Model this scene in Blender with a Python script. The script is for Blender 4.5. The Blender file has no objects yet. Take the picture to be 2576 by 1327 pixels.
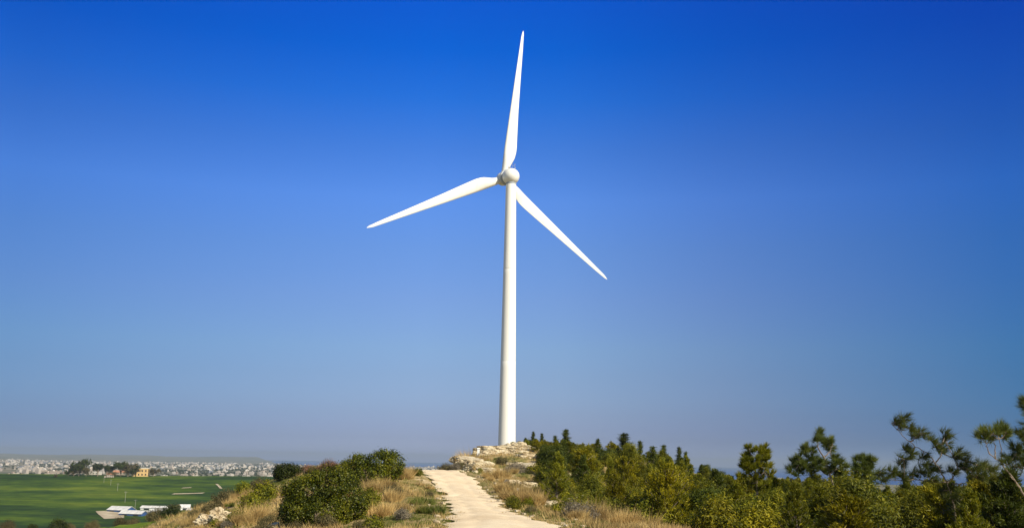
import bpy, math
import numpy as np
from mathutils import Vector, Matrix, noise as mnoise

sc = bpy.context.scene
R_ = math.radians

# ------------------------------------------------------------------ camera
F, SX, SY, CZ = 995.0, 512.0, 263.5, 1.7          # focal length in px of a 1024 px wide picture
PITCH, ROLL = R_(11.2), R_(0.9)
cam_d = bpy.data.cameras.new("camera")
cam_d.sensor_width = 36.0
cam_d.lens = 36.0 * F / 1024.0
cam_d.clip_start, cam_d.clip_end = 0.1, 80000.0
cam = bpy.data.objects.new("camera", cam_d)
sc.collection.objects.link(cam)
cam.matrix_world = Matrix.Translation((0, 0, CZ)) @ Matrix.Rotation(math.pi / 2 + PITCH, 4, 'X') @ Matrix.Rotation(ROLL, 4, 'Z')
sc.camera = cam

# ------------------------------------------------------------------ sky, sun, exposure
SUN_AZ, SUN_EL = R_(136.0), R_(36.0)              # azimuth clockwise from the view direction (+Y)
world = bpy.data.worlds.new("World"); sc.world = world
world.use_nodes = True
wn, wl = world.node_tree.nodes, world.node_tree.links
wn.clear()
w_out = wn.new('ShaderNodeOutputWorld'); w_bg = wn.new('ShaderNodeBackground')
sky = wn.new('ShaderNodeTexSky'); sky.sky_type = 'NISHITA'
sky.sun_disc = False
sky.sun_elevation = SUN_EL; sky.sun_rotation = SUN_AZ
sky.altitude = 100; sky.air_density = 1.0; sky.dust_density = 0.6; sky.ozone_density = 3.0
# the polarised, saturated look of this sky: the Nishita colours graded by elevation and by azimuth
SKY_EL = [0.0, 0.6, 1.2, 1.8, 2.6, 3.5, 4.8, 6.3, 9.1, 12.0, 14.8, 17.7, 20.5, 23.3, 26.0]
SKY_ER = [(0.727, 0.830, 1.930), (0.532, 0.617, 1.198), (0.434, 0.499, 0.925), (0.420, 0.477, 0.861), (0.429, 0.484, 0.800), (0.457, 0.517, 0.793), (0.483, 0.547, 0.781), (0.521, 0.603, 0.818), (0.540, 0.636, 0.926), (0.504, 0.682, 1.060), (0.458, 0.732, 1.271), (0.282, 0.627, 1.260), (0.093, 0.548, 1.353), (0.004, 0.461, 1.403), (0.004, 0.414, 1.465)]
SKY_AZ = [-27, -5, 3, 12, 27]
SKY_AR = [(0.521, 0.651, 0.736), (1.000, 1.000, 1.000), (0.970, 0.980, 0.980), (0.720, 0.780, 0.860), (0.213, 0.513, 0.728)]
w_tc = wn.new('ShaderNodeTexCoord'); w_sp = wn.new('ShaderNodeSeparateXYZ'); wl.new(w_tc.outputs['Generated'], w_sp.inputs[0])
def w_ramp(fac, stops, k):
    r = wn.new('ShaderNodeValToRGB'); cr = r.color_ramp
    while len(cr.elements) < len(stops): cr.elements.new(.5)
    for e, (p, c) in zip(cr.elements, stops): e.position = p; e.color = (c[0] / k, c[1] / k, c[2] / k, 1)
    wl.new(fac, r.inputs[0]); return r.outputs[0]
w_z = wn.new('ShaderNodeMath'); w_z.operation = 'MULTIPLY'; w_z.inputs[1].default_value = 2.0; wl.new(w_sp.outputs['Z'], w_z.inputs[0])
w_e = w_ramp(w_z.outputs[0], [(2 * math.sin(R_(e)), c) for e, c in zip(SKY_EL, SKY_ER)], 8.0)
w_at = wn.new('ShaderNodeMath'); w_at.operation = 'ARCTAN2'; wl.new(w_sp.outputs['X'], w_at.inputs[0]); wl.new(w_sp.outputs['Y'], w_at.inputs[1])
w_am = wn.new('ShaderNodeMapRange'); w_am.inputs[1].default_value = R_(-40); w_am.inputs[2].default_value = R_(40); wl.new(w_at.outputs[0], w_am.inputs[0])
w_a = w_ramp(w_am.outputs[0], [((a + 40) / 80, c) for a, c in zip(SKY_AZ, SKY_AR)], 1.0)
def w_mul(a, b, k=None):
    v = wn.new('ShaderNodeVectorMath'); v.operation = 'MULTIPLY'; wl.new(a, v.inputs[0])
    if k: v.inputs[1].default_value = (k, k, k)
    else: wl.new(b, v.inputs[1])
    return v.outputs[0]
w_graded = w_mul(w_mul(w_mul(sky.outputs[0], w_e), None, 8.0), w_a)
# the grading belongs to the band of sky opposite the sun; overhead and towards the sun the sky keeps its own colours
w_m1 = wn.new('ShaderNodeMapRange'); w_m1.interpolation_type = 'SMOOTHSTEP'; w_m1.inputs[1].default_value = .52; w_m1.inputs[2].default_value = .75; wl.new(w_sp.outputs['Z'], w_m1.inputs[0])
w_m2 = wn.new('ShaderNodeMapRange'); w_m2.interpolation_type = 'SMOOTHSTEP'; w_m2.inputs[1].default_value = .72; w_m2.inputs[2].default_value = .2; w_m2.inputs[3].default_value = 0; w_m2.inputs[4].default_value = 1; wl.new(w_sp.outputs['Y'], w_m2.inputs[0])
w_mx = wn.new('ShaderNodeMath'); w_mx.operation = 'MAXIMUM'; wl.new(w_m1.outputs[0], w_mx.inputs[0]); wl.new(w_m2.outputs[0], w_mx.inputs[1])
w_mix = wn.new('ShaderNodeMix'); w_mix.data_type = 'RGBA'; wl.new(w_mx.outputs[0], w_mix.inputs[0]); wl.new(w_graded, w_mix.inputs[6]); wl.new(w_mul(sky.outputs[0], None, .8), w_mix.inputs[7])
wl.new(w_mix.outputs[2], w_bg.inputs[0])
w_bg.inputs[1].default_value = 0.10
wl.new(w_bg.outputs[0], w_out.inputs[0])

sun_d = bpy.data.lights.new("sun", 'SUN')
sun_d.energy = 5.0; sun_d.angle = R_(0.5); sun_d.color = (1.0, 0.90, 0.72)
sun = bpy.data.objects.new("sun", sun_d); sc.collection.objects.link(sun)
sdir = Vector((math.sin(SUN_AZ) * math.cos(SUN_EL), math.cos(SUN_AZ) * math.cos(SUN_EL), math.sin(SUN_EL)))
sun.rotation_euler = sdir.to_track_quat('Z', 'Y').to_euler()

sc.view_settings.view_transform = 'Standard'
sc.view_settings.look = 'None'
sc.view_settings.gamma = 1.0
sc.view_settings.exposure = 0.35
sc.cycles.use_denoising = True
sc.cycles.max_bounces = 6
sc.cycles.diffuse_bounces = 3
sc.cycles.transparent_max_bounces = 8
sc.cycles.volume_bounces = 0

# ------------------------------------------------------------------ helpers
rng = np.random.default_rng(11)
CM = np.array(cam.matrix_world.to_3x3()); CP = np.array([0, 0, CZ])
SD = 1024.0 / 2575.0
def U(x, y, d):
    """world point seen at (x, y) of the 2575 px wide photograph at forward distance d"""
    v = CM @ np.array([(x * SD - SX) / F, -(y * SD - SY) / F, -1.0])
    return CP + v * (d / v[1])
def proj(P):
    q = (np.atleast_2d(P) - CP) @ CM
    return np.stack([(SX + F * q[:, 0] / -q[:, 2]) / SD, (SY - F * q[:, 1] / -q[:, 2]) / SD], 1)
def mpd(d): return SD / F * d                      # metres per photo unit at distance d

def hash2(ix, iy, s):
    n = (ix.astype(np.int64) * 374761393 + iy.astype(np.int64) * 668265263 + s * 974634777) & 0x7fffffff
    n = ((n ^ (n >> 13)) * 1274126177) & 0x7fffffff
    return ((n ^ (n >> 16)) & 0xffff) / 65535.0
def vn(x, y, s=0):
    x = np.asarray(x, float); y = np.asarray(y, float)
    ix, iy = np.floor(x), np.floor(y); fx, fy = x - ix, y - iy
    fx = fx * fx * (3 - 2 * fx); fy = fy * fy * (3 - 2 * fy)
    a, b = hash2(ix, iy, s), hash2(ix + 1, iy, s); c, d = hash2(ix, iy + 1, s), hash2(ix + 1, iy + 1, s)
    return (a * (1 - fx) + b * fx) * (1 - fy) + (c * (1 - fx) + d * fx) * fy * 1.0
def fbm(x, y, s=0, o=4):
    t, a, n = 0, 1.0, 0
    for k in range(o):
        t = t + a * vn(np.asarray(x) * 2 ** k, np.asarray(y) * 2 ** k, s + k * 17); n += a; a *= .5
    return t / n
def sstep(a, b, x):
    t = np.clip((x - a) / (b - a), 0, 1); return t * t * (3 - 2 * t)

def mesh_np(name, V, Fq, mats, parent=None, smooth=False, tint=None, fmat=None, loc=None):
    """V (n,3); Fq (m,3) or (m,4) faces or list of such arrays"""
    me = bpy.data.meshes.new(name)
    V = np.asarray(V, np.float32)
    if not isinstance(Fq, list): Fq = [Fq]
    Fq = [np.asarray(f, np.int32) for f in Fq if len(f)]
    me.vertices.add(len(V)); me.vertices.foreach_set('co', V.ravel())
    loops = np.concatenate([f.ravel() for f in Fq])
    tot = np.concatenate([np.full(len(f), f.shape[1], np.int32) for f in Fq])
    st = np.concatenate([[0], np.cumsum(tot)[:-1]]).astype(np.int32)
    me.loops.add(len(loops)); me.loops.foreach_set('vertex_index', loops)
    me.polygons.add(len(tot)); me.polygons.foreach_set('loop_start', st); me.polygons.foreach_set('loop_total', tot)
    if fmat is not None: me.polygons.foreach_set('material_index', np.asarray(fmat, np.int32))
    me.polygons.foreach_set('use_smooth', np.full(len(tot), smooth))
    me.update(calc_edges=True)
    me.validate()
    if tint is not None:
        at = me.attributes.new('tint', 'FLOAT', 'POINT'); at.data.foreach_set('value', np.asarray(tint, np.float32))
    for m in (mats if isinstance(mats, (list, tuple)) else [mats]): me.materials.append(m)
    o = bpy.data.objects.new(name, me); sc.collection.objects.link(o)
    if parent is not None: o.parent = parent
    if loc is not None: o.location = loc
    return o

def tag(o, label=None, cat=None, group=None, kind=None):
    if label: o['label'] = label
    if cat: o['category'] = cat
    if group: o['group'] = group
    if kind: o['kind'] = kind
    return o
def empty(name, loc, rz=0, s=1.0):
    o = bpy.data.objects.new(name, None); sc.collection.objects.link(o)
    o.location = loc; o.rotation_euler = (0, 0, rz); o.scale = (s, s, s) if np.isscalar(s) else s
    o.empty_display_size = .3
    return o
def copy_tree(o, loc, rz=0, s=1.0, parent=None, top=True):
    c = o.copy(); sc.collection.objects.link(c)
    if top:
        c.location = loc; c.rotation_euler = (0, 0, rz); c.scale = (s, s, s) if np.isscalar(s) else s
    else: c.parent = parent
    for ch in list(o.children): copy_tree(ch, None, parent=c, top=False)
    return c

class MB:
    """collects shapes and builds one mesh"""
    def __init__(s): s.V = []; s.T = []; s.Q = []; s.n = 0; s.mq = []; s.mt = []
    def add(s, V, Q=None, T=None, m=0):
        V = np.asarray(V, float)
        if Q is not None and len(Q): s.Q.append(np.asarray(Q) + s.n); s.mq += [m] * len(Q)
        if T is not None and len(T): s.T.append(np.asarray(T) + s.n); s.mt += [m] * len(T)
        s.V.append(V); s.n += len(V)
    def box(s, c, h, rz=0, m=0, taper=1.0):
        P = np.array([[x, y, z] for z in (-1, 1) for (x, y) in ((-1, -1), (1, -1), (1, 1), (-1, 1))], float)
        P[4:, :2] *= taper; P = P * np.array(h)
        cs, sn = math.cos(rz), math.sin(rz)
        P = np.stack([P[:, 0] * cs - P[:, 1] * sn, P[:, 0] * sn + P[:, 1] * cs, P[:, 2]], 1) + np.array(c)
        s.add(P, [[0, 3, 2, 1], [4, 5, 6, 7], [0, 1, 5, 4], [1, 2, 6, 5], [2, 3, 7, 6], [3, 0, 4, 7]], m=m)
    def tube(s, pts, rad, n=6, m=0, cap=True):
        pts = np.asarray(pts, float); k = len(pts)
        tg = np.gradient(pts, axis=0); tg /= np.linalg.norm(tg, axis=1)[:, None] + 1e-9
        ref = np.array([0, 0, 1.]) if abs(tg[0][2]) < .9 else np.array([1., 0, 0])
        V = []
        for i in range(k):
            a = np.cross(tg[i], ref); a /= np.linalg.norm(a) + 1e-9; b = np.cross(tg[i], a)
            th = np.arange(n) * 2 * math.pi / n
            V.append(pts[i] + rad[i] * (np.cos(th)[:, None] * a + np.sin(th)[:, None] * b))
        Q = [[i * n + j, i * n + (j + 1) % n, (i + 1) * n + (j + 1) % n, (i + 1) * n + j] for i in range(k - 1) for j in range(n)]
        V = np.concatenate(V); T = []
        if cap:
            V = np.vstack([V, pts[0], pts[-1]]); c0, c1 = n * k, n * k + 1
            T = [[(j + 1) % n, j, c0] for j in range(n)] + [[(k - 1) * n + j, (k - 1) * n + (j + 1) % n, c1] for j in range(n)]
        s.add(V, Q, T, m=m)
    def lathe(s, prof, n=32, m=0, M=None):
        """prof: list of (r, z); axis z, optional 4x4 transform"""
        prof = np.asarray(prof, float); k = len(prof); th = np.arange(n) * 2 * math.pi / n
        V = np.concatenate([np.stack([r * np.cos(th), r * np.sin(th), np.full(n, z)], 1) for r, z in prof])
        if M is not None: V = V @ np.array(M.to_3x3()).T + np.array(M.translation)
        Q = [[i * n + j, i * n + (j + 1) % n, (i + 1) * n + (j + 1) % n, (i + 1) * n + j] for i in range(k - 1) for j in range(n)]
        s.add(V, Q, m=m)
    def build(s, name, mats, parent=None, smooth=False, loc=None):
        f, mm = [], []
        if s.Q: f.append(np.concatenate(s.Q)); mm += s.mq
        if s.T: f.append(np.concatenate(s.T)); mm += s.mt
        return mesh_np(name, np.concatenate(s.V), f, mats, parent, smooth, fmat=mm, loc=loc)

# ------------------------------------------------------------------ materials
def mat(name, col=(.5, .5, .5), rough=.8, spec=.3):
    m = bpy.data.materials.new(name); m.use_nodes = True
    b = m.node_tree.nodes['Principled BSDF']
    b.inputs['Base Color'].default_value = (*col, 1); b.inputs['Roughness'].default_value = rough
    b.inputs['Specular IOR Level'].default_value = spec
    return m, m.node_tree.nodes, m.node_tree.links, b
def ramp(n, stops, interp='LINEAR'):
    r = n.new('ShaderNodeValToRGB'); cr = r.color_ramp; cr.interpolation = interp
    while len(cr.elements) < len(stops): cr.elements.new(.5)
    for e, (p, c) in zip(cr.elements, stops): e.position = p; e.color = (*c, 1)
    return r
def tex(n, l, scale, detail=4, rough=.55, coord='Object', kind='noise', vec=None):
    if vec is None:
        tc = n.new('ShaderNodeTexCoord'); vec = tc.outputs[coord]
    t = n.new('ShaderNodeTexNoise' if kind == 'noise' else 'ShaderNodeTexVoronoi')
    t.inputs['Scale'].default_value = scale
    if kind == 'noise': t.inputs['Detail'].default_value = detail; t.inputs['Roughness'].default_value = rough
    l.new(vec, t.inputs['Vector'])
    return t
def mix(n, l, fac, a, b, mode='MIX'):
    x = n.new('ShaderNodeMix'); x.data_type = 'RGBA'; x.blend_type = mode
    for i, v in ((0, fac), (6, a), (7, b)):
        if hasattr(v, 'links'): l.new(v, x.inputs[i])
        elif isinstance(v, (int, float)): x.inputs[i].default_value = v
        else: x.inputs[i].default_value = (*v, 1)
    return x.outputs[2]
def bump(n, l, b, h, strength, dist):
    bp = n.new('ShaderNodeBump'); bp.inputs['Strength'].default_value = strength; bp.inputs['Distance'].default_value = dist
    l.new(h, bp.inputs['Height']); l.new(bp.outputs[0], b.inputs['Normal'])

def leaf_mat(name, cols, trans=.3, rough=.55, scale=.8):
    m, n, l, b = mat(name, cols[0], rough, .25)
    g = n.new('ShaderNodeNewGeometry')
    oi = n.new('ShaderNodeObjectInfo')
    t = tex(n, l, scale, 2)
    a = n.new('ShaderNodeMath'); a.operation = 'MULTIPLY_ADD'; a.inputs[1].default_value = .42
    l.new(g.outputs['Random Per Island'], a.inputs[0])
    b1 = n.new('ShaderNodeMath'); b1.operation = 'MULTIPLY_ADD'; b1.inputs[1].default_value = .9; b1.inputs[2].default_value = -.22
    l.new(t.outputs[0], b1.inputs[0]); l.new(b1.outputs[0], a.inputs[2])
    k = len(cols)
    r = ramp(n, [(i / (k - 1) * .8 + .1, c) for i, c in enumerate(cols)])
    l.new(a.outputs[0], r.inputs[0])
    hsv = n.new('ShaderNodeHueSaturation')
    mr = n.new('ShaderNodeMapRange'); mr.inputs[3].default_value = .75; mr.inputs[4].default_value = 1.3
    l.new(oi.outputs['Random'], mr.inputs[0]); l.new(mr.outputs[0], hsv.inputs['Value']); l.new(r.outputs[0], hsv.inputs['Color'])
    l.new(hsv.outputs[0], b.inputs['Base Color'])
    tr = n.new('ShaderNodeBsdfTranslucent'); l.new(hsv.outputs[0], tr.inputs[0])
    mx = n.new('ShaderNodeMixShader'); mx.inputs[0].default_value = trans
    l.new(b.outputs[0], mx.inputs[1]); l.new(tr.outputs[0], mx.inputs[2])
    l.new(mx.outputs[0], n['Material Output'].inputs[0])
    return m

M_pine_olive = leaf_mat('pine_olive', [(.030, .044, .003), (.105, .118, .005), (.24, .225, .008), (.38, .31, .016)])
M_pine_dark = leaf_mat('pine_dark', [(.020, .036, .004), (.075, .095, .007), (.17, .175, .014)])
M_pine_yellow = leaf_mat('pine_yellow', [(.05, .06, .003), (.15, .145, .004), (.30, .25, .006), (.42, .32, .012)])
M_needle = leaf_mat('pine_needles', [(.03, .05, .010), (.095, .12, .018), (.22, .22, .035)], .35)
M_bush = leaf_mat('bush_leaves', [(.014, .026, .003), (.060, .080, .004), (.18, .18, .006), (.33, .28, .012)], .25, .42)
M_bush_dark = leaf_mat('bush_leaves_dark', [(.012, .024, .004), (.04, .055, .006), (.10, .11, .012)], .25, .45)
M_scrub = leaf_mat('scrub_leaves', [(.05, .05, .02), (.12, .10, .04), (.20, .14, .07)], .15, .7)
M_redbrown = leaf_mat('redbrown_twigs', [(.10, .05, .03), (.24, .13, .08), (.32, .19, .12)], .2, .7)
M_drygrass = leaf_mat('dry_grass', [(.26, .17, .07), (.53, .38, .145), (.77, .60, .29)], .3, .7, .3)
M_grass = leaf_mat('green_grass', [(.05, .07, .012), (.11, .14, .02), (.20, .20, .04), (.34, .26, .09)], .3, .6, .35)
M_graytwig = leaf_mat('grey_scrub', [(.10, .09, .07), (.20, .17, .12), (.30, .25, .17)], .1, .8)

M_bark, n, l, b = mat('bark', (.2, .15, .11), .9)
t = tex(n, l, 14, 5); r = ramp(n, [(.3, (.09, .07, .05)), (.7, (.30, .24, .18))]); l.new(t.outputs[0], r.inputs[0]); l.new(r.outputs[0], b.inputs[0])

# white turbine paint with faint streaks
M_turb, n, l, b = mat('turbine_paint', (.8, .79, .75), .38, .45)
tc = n.new('ShaderNodeTexCoord'); mp = n.new('ShaderNodeMapping'); mp.inputs['Scale'].default_value = (1.2, 1.2, .06)
l.new(tc.outputs['Object'], mp.inputs[0])
t = tex(n, l, 1.0, 5, .6, vec=mp.outputs[0]); r = ramp(n, [(.25, (.74, .73, .68)), (.6, (.82, .81, .76))])
l.new(t.outputs[0], r.inputs[0]); l.new(r.outputs[0], b.inputs[0])
M_turb_grey = mat('turbine_grey', (.30, .34, .38), .5)[0]
M_collar = mat('collar_grey', (.06, .09, .14), .5)[0]
M_gen = mat('generator_grey', (.42, .44, .45), .5)[0]
M_steel = mat('galvanised_steel', (.35, .36, .37), .45)[0]
M_shed, n, l, b = mat('weathered_sheet_roof', (.6, .6, .58), .5)
tc = n.new('ShaderNodeTexCoord'); mp = n.new('ShaderNodeMapping'); mp.inputs['Scale'].default_value = (.8, .12, .12); l.new(tc.outputs['Object'], mp.inputs[0])
t = tex(n, l, 1.0, 6, .7, vec=mp.outputs[0]); r = ramp(n, [(.3, (.34, .33, .31)), (.5, (.60, .59, .57)), (.7, (.74, .73, .70))]); l.new(t.outputs[0], r.inputs[0]); l.new(r.outputs[0], b.inputs[0])
M_polewood = mat('weathered_pole_wood', (.30, .29, .25), .9)[0]
M_white = mat('white_paint', (.8, .79, .76), .6)[0]
M_blue = mat('blue_cladding', (.03, .08, .22), .6)[0]
M_dark = mat('dark_opening', (.02, .022, .025), .6)[0]

def wall_mat(name, c1, c2):
    m, n, l, b = mat(name, c1, .85)
    oi = n.new('ShaderNodeObjectInfo'); r = ramp(n, [(0, c1), (1, c2)]); l.new(oi.outputs['Random'], r.inputs[0]); 
    t = tex(n, l, .5, 3); o = mix(n, l, .35, r.outputs[0], t.outputs[0], 'MULTIPLY'); l.new(o, b.inputs[0]); return m
M_wall = wall_mat('town_wall', (.64, .59, .53), (.36, .30, .24))
M_townmass, n, l, b = mat('town_walls_mixed', (.7, .68, .62), .85)
g = n.new('ShaderNodeNewGeometry'); r = ramp(n, [(0, (.70, .66, .60)), (.3, (.56, .50, .43)), (.55, (.42, .34, .27)), (.75, (.32, .31, .30)), (1, (.14, .16, .20))]); l.new(g.outputs['Random Per Island'], r.inputs[0]); l.new(r.outputs[0], b.inputs[0])
M_roof = mat('clay_roof', (.42, .20, .12), .8)[0]
M_flat = mat('flat_roof', (.62, .60, .56), .85)[0]
M_yellow, n, l, b = mat('sandstone_wall', (.55, .36, .15), .9)
t = tex(n, l, .6, 4); r = ramp(n, [(.3, (.50, .32, .13)), (.7, (.66, .46, .22))]); l.new(t.outputs[0], r.inputs[0]); l.new(r.outputs[0], b.inputs[0])

# limestone
M_rock, n, l, b = mat('limestone', (.5, .42, .3), .9)
t = tex(n, l, 1.3, 8, .65); r = ramp(n, [(.30, (.16, .12, .08)), (.42, (.44, .35, .22)), (.55, (.60, .52, .36)), (.75, (.70, .62, .46))])
l.new(t.outputs[0], r.inputs[0])
t2 = tex(n, l, 5, 6, .7); r2 = ramp(n, [(.30, (.25, .22, .19)), (.48, (1, 1, 1))]); l.new(t2.outputs[0], r2.inputs[0])
o = mix(n, l, .6, r.outputs[0], r2.outputs[0], 'MULTIPLY'); l.new(o, b.inputs[0])
bump(n, l, b, t2.outputs[0], .7, .12)

# near hill ground and far plain share one sheet
M_ground, n, l, b = mat('ground', (.2, .18, .1), .95, .1)
geo = n.new('ShaderNodeNewGeometry')
tA = tex(n, l, .35, 6, .65, vec=geo.outputs['Position']); rA = ramp(n, [(.34, (.09, .10, .02)), (.44, (.22, .19, .06)), (.54, (.42, .31, .15)), (.66, (.56, .44, .26))])
l.new(tA.outputs[0], rA.inputs[0])
tB = tex(n, l, 3.0, 5, .7, vec=geo.outputs['Position']); rB = ramp(n, [(.3, (.45, .42, .36)), (.6, (1, 1, 1))]); l.new(tB.outputs[0], rB.inputs[0])
near = mix(n, l, .8, rA.outputs[0], rB.outputs[0], 'MULTIPLY')
tV = tex(n, l, .0035, kind='v', vec=geo.outputs['Position'])
tN = tex(n, l, .004, 5, .6, vec=geo.outputs['Position'])
rV = ramp(n, [(0, (.07, .10, .03)), (.35, (.20, .17, .10)), (.55, (.09, .11, .05)), (.8, (.30, .25, .16)), (1, (.16, .15, .10))]); 
sp = n.new('ShaderNodeSeparateColor'); l.new(tV.outputs['Color'], sp.inputs[0]); l.new(sp.outputs[0], rV.inputs[0])
rN = ramp(n, [(.35, (.08, .09, .05)), (.65, (.32, .26, .18))]); l.new(tN.outputs[0], rN.inputs[0])
far = mix(n, l, .45, rV.outputs[0], rN.outputs[0])
ln = n.new('ShaderNodeVectorMath'); ln.operation = 'LENGTH'; l.new(geo.outputs['Position'], ln.inputs[0])
mr = n.new('ShaderNodeMapRange'); mr.inputs[1].default_value = 330; mr.inputs[2].default_value = 620; l.new(ln.outputs['Value'], mr.inputs[0])
o = mix(n, l, mr.outputs[0], near, far); l.new(o, b.inputs[0])
bump(n, l, b, tB.outputs[0], .6, .12)

# gravel path
M_path, n, l, b = mat('gravel_path', (.5, .42, .3), .95, .1)
geo = n.new('ShaderNodeNewGeometry')
t1 = tex(n, l, .5, 6, .6, vec=geo.outputs['Position']); r1 = ramp(n, [(.30, (.64, .50, .32)), (.52, (.74, .60, .40)), (.7, (.79, .67, .47))]); l.new(t1.outputs[0], r1.inputs[0])
t2 = tex(n, l, 11, 5, .75, vec=geo.outputs['Position']); r2 = ramp(n, [(.24, (.74, .68, .60)), (.40, (1, 1, 1)), (.75, (1, 1, 1))]); l.new(t2.outputs[0], r2.inputs[0])
o = mix(n, l, .7, r1.outputs[0], r2.outputs[0], 'MULTIPLY')
l.new(o, b.inputs[0]); bump(n, l, b, t2.outputs[0], .5, .05)

# green crop field
M_field, n, l, b = mat('crop_field', (.05, .09, .02), .9, .1)
geo = n.new('ShaderNodeNewGeometry'); mp = n.new('ShaderNodeMapping'); mp.inputs['Scale'].default_value = (.45, 1, 1); l.new(geo.outputs['Position'], mp.inputs[0])
t1 = tex(n, l, .016, 7, .68, vec=mp.outputs[0]); r1 = ramp(n, [(.34, (.010, .026, .001)), (.46, (.026, .058, .001)), (.54, (.060, .105, .002)), (.66, (.13, .17, .008))]); l.new(t1.outputs[0], r1.inputs[0])
t3 = tex(n, l, .11, 6, .75, vec=mp.outputs[0]); r3 = ramp(n, [(.35, (.62, .66, .6)), (.55, (1, 1, 1)), (.7, (1.5, 1.35, 1.2))]); l.new(t3.outputs[0], r3.inputs[0])
wv = n.new('ShaderNodeTexWave'); wv.inputs['Scale'].default_value = .045; wv.inputs['Distortion'].default_value = 2.5; wv.inputs['Detail'].default_value = 3; wv.bands_direction = 'Y'; l.new(geo.outputs['Position'], wv.inputs['Vector'])
r4 = ramp(n, [(0, (.86, .88, .86)), (1, (1.1, 1.08, 1.0))]); l.new(wv.outputs['Color'], r4.inputs[0])
l.new(mix(n, l, 1.0, mix(n, l, 1.0, r1.outputs[0], r3.outputs[0], 'MULTIPLY'), r4.outputs[0], 'MULTIPLY'), b.inputs[0])
M_meadow, n, l, b = mat('meadow', (.14, .2, .02), .9, .1)
t1 = tex(n, l, .15, 5); r1 = ramp(n, [(.35, (.07, .11, .012)), (.6, (.17, .22, .015)), (.75, (.24, .24, .05))]); l.new(t1.outputs[0], r1.inputs[0]); l.new(r1.outputs[0], b.inputs[0])
M_soil, n, l, b = mat('pale_soil', (.45, .38, .26), .95)
t1 = tex(n, l, .1, 4); r1 = ramp(n, [(.35, (.34, .27, .17)), (.65, (.52, .44, .30))]); l.new(t1.outputs[0], r1.inputs[0]); l.new(r1.outputs[0], b.inputs[0])
M_sea, n, l, b = mat('sea_water', (.008, .055, .19), .3, .5)

# ------------------------------------------------------------------ terrain
ZP = -60.0                                          # level of the plain
L_EDGE = [(1120, 1327, 42), (1133, 1290, 51), (1117, 1250, 64), (1095, 1222, 74), (1070, 1195, 82), (1052, 1180, 88)]
R_EDGE = [(1440, 1327, 42), (1300, 1290, 51), (1248, 1250, 64), (1213, 1222, 74), (1186, 1195, 82), (1150, 1180, 88)]
ctrl = [U(*p) for p in L_EDGE + R_EDGE]
ctrl += [U(*p) for p in [
    (1085, 1181, 97), (1015, 1184, 80), (1050, 1222, 70), (1000, 1216, 68), (930, 1212, 68), (1040, 1290, 50), (960, 1260, 57), (900, 1325, 46),
    (820, 1322, 48), (860, 1200, 73), (800, 1178, 76), (740, 1205, 73), (700, 1215, 75), (600, 1252, 72), (530, 1290, 66), (480, 1327, 60),
    (600, 1325, 53), (700, 1290, 58), (700, 1345, 46),
    (300, 1330, 170), (100, 1332, 190), (430, 1312, 150), (0, 1335, 190),
    (300, 1400, 70), (100, 1420, 75),
    (1175, 1192, 92), (1108, 1186, 98), (1142, 1170, 106), (1190, 1152, 112), (1250, 1140, 124), (1290, 1150, 126), (1350, 1168, 104), (1330, 1195, 92), (1290, 1222, 78), (1345, 1240, 76),
    (1400, 1292, 57), (1345, 1276, 58), (1500, 1318, 47), (1500, 1212, 95), (1600, 1255, 76), (1700, 1305, 57), (1850, 1330, 50),
    (1430, 1178, 130), (1340, 1142, 150), (1275, 1114, 272), (1200, 1135, 200), (1500, 1165, 240), (1600, 1190, 140), (1310, 1124, 200), (1400, 1142, 200), (1500, 1152, 200), (1600, 1168, 200), (1700, 1186, 200), (1800, 1210, 200), (1900, 1235, 200), (1400, 1140, 290), (1600, 1180, 290), (1100, 1205, 200), (1100, 1215, 290), (1145, 1180, 230), (1190, 1158, 290), (1215, 1138, 230), (1110, 1200, 145), (1750, 1225, 125), (1900, 1268, 105), (2100, 1300, 80), (2300, 1320, 58), (2500, 1330, 48),
    (2100, 1420, 34), (2500, 1480, 24), (1287, 1450, 29)]]
ctrl += [np.array(p, float) for p in [
    (0, 15, -.6), (0, 5, 0.), (0, -10, .2), (6, 3, 0), (-6, 3, -.1), (-6, 22, -1.5), (-14, 30, -3.4), (-25, 20, -6), (-40, 50, -9), (16, 14, -1.6),
    (-30, 105, -6), (-22, 130, -8), (-50, 95, -11), (-10, 112, -2.2), (-25, 200, -7), (-60, 250, -18), (0, 340, 2), (80, 300, -10),
    (60, 120, -9), (90, 180, -16), (80, 60, -9), (50, 25, -6), (-60, 0, -10), (60, -20, -6), (0, -60, -3), (-120, 120, -22)]]
CT = np.array(ctrl)
def tps_k(r2): return .5 * r2 * np.log(r2 + 1e-6)
_n = len(CT); _d = ((CT[:, None, :2] - CT[None, :, :2]) ** 2).sum(-1)
A = np.zeros((_n + 3, _n + 3)); A[:_n, :_n] = tps_k(_d) + np.eye(_n) * 6.0
A[:_n, _n] = 1; A[:_n, _n + 1:] = CT[:, :2]; A[_n, :_n] = 1; A[_n + 1:, :_n] = CT[:, :2].T
W = np.linalg.solve(A, np.concatenate([CT[:, 2], np.zeros(3)]))
LE = np.array([[-2.4, -40], [-2.3, 0], [-2.4, 20], [-2.6, 32]] + [list(U(*p)[:2]) for p in L_EDGE] + [[U(1052, 1180, 88)[0] - 1.2, 98], [U(1052, 1180, 88)[0] - 2.2, 110]])
RE = np.array([[2.6, -40], [2.6, 0], [3.2, 20], [4.0, 32]] + [list(U(*p)[:2]) for p in R_EDGE] + [[U(1150, 1180, 88)[0] - 1.6, 98], [U(1150, 1180, 88)[0] - 2.8, 110]])
def path_lr(y): return np.interp(y, LE[:, 1], LE[:, 0]), np.interp(y, RE[:, 1], RE[:, 0])
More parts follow.
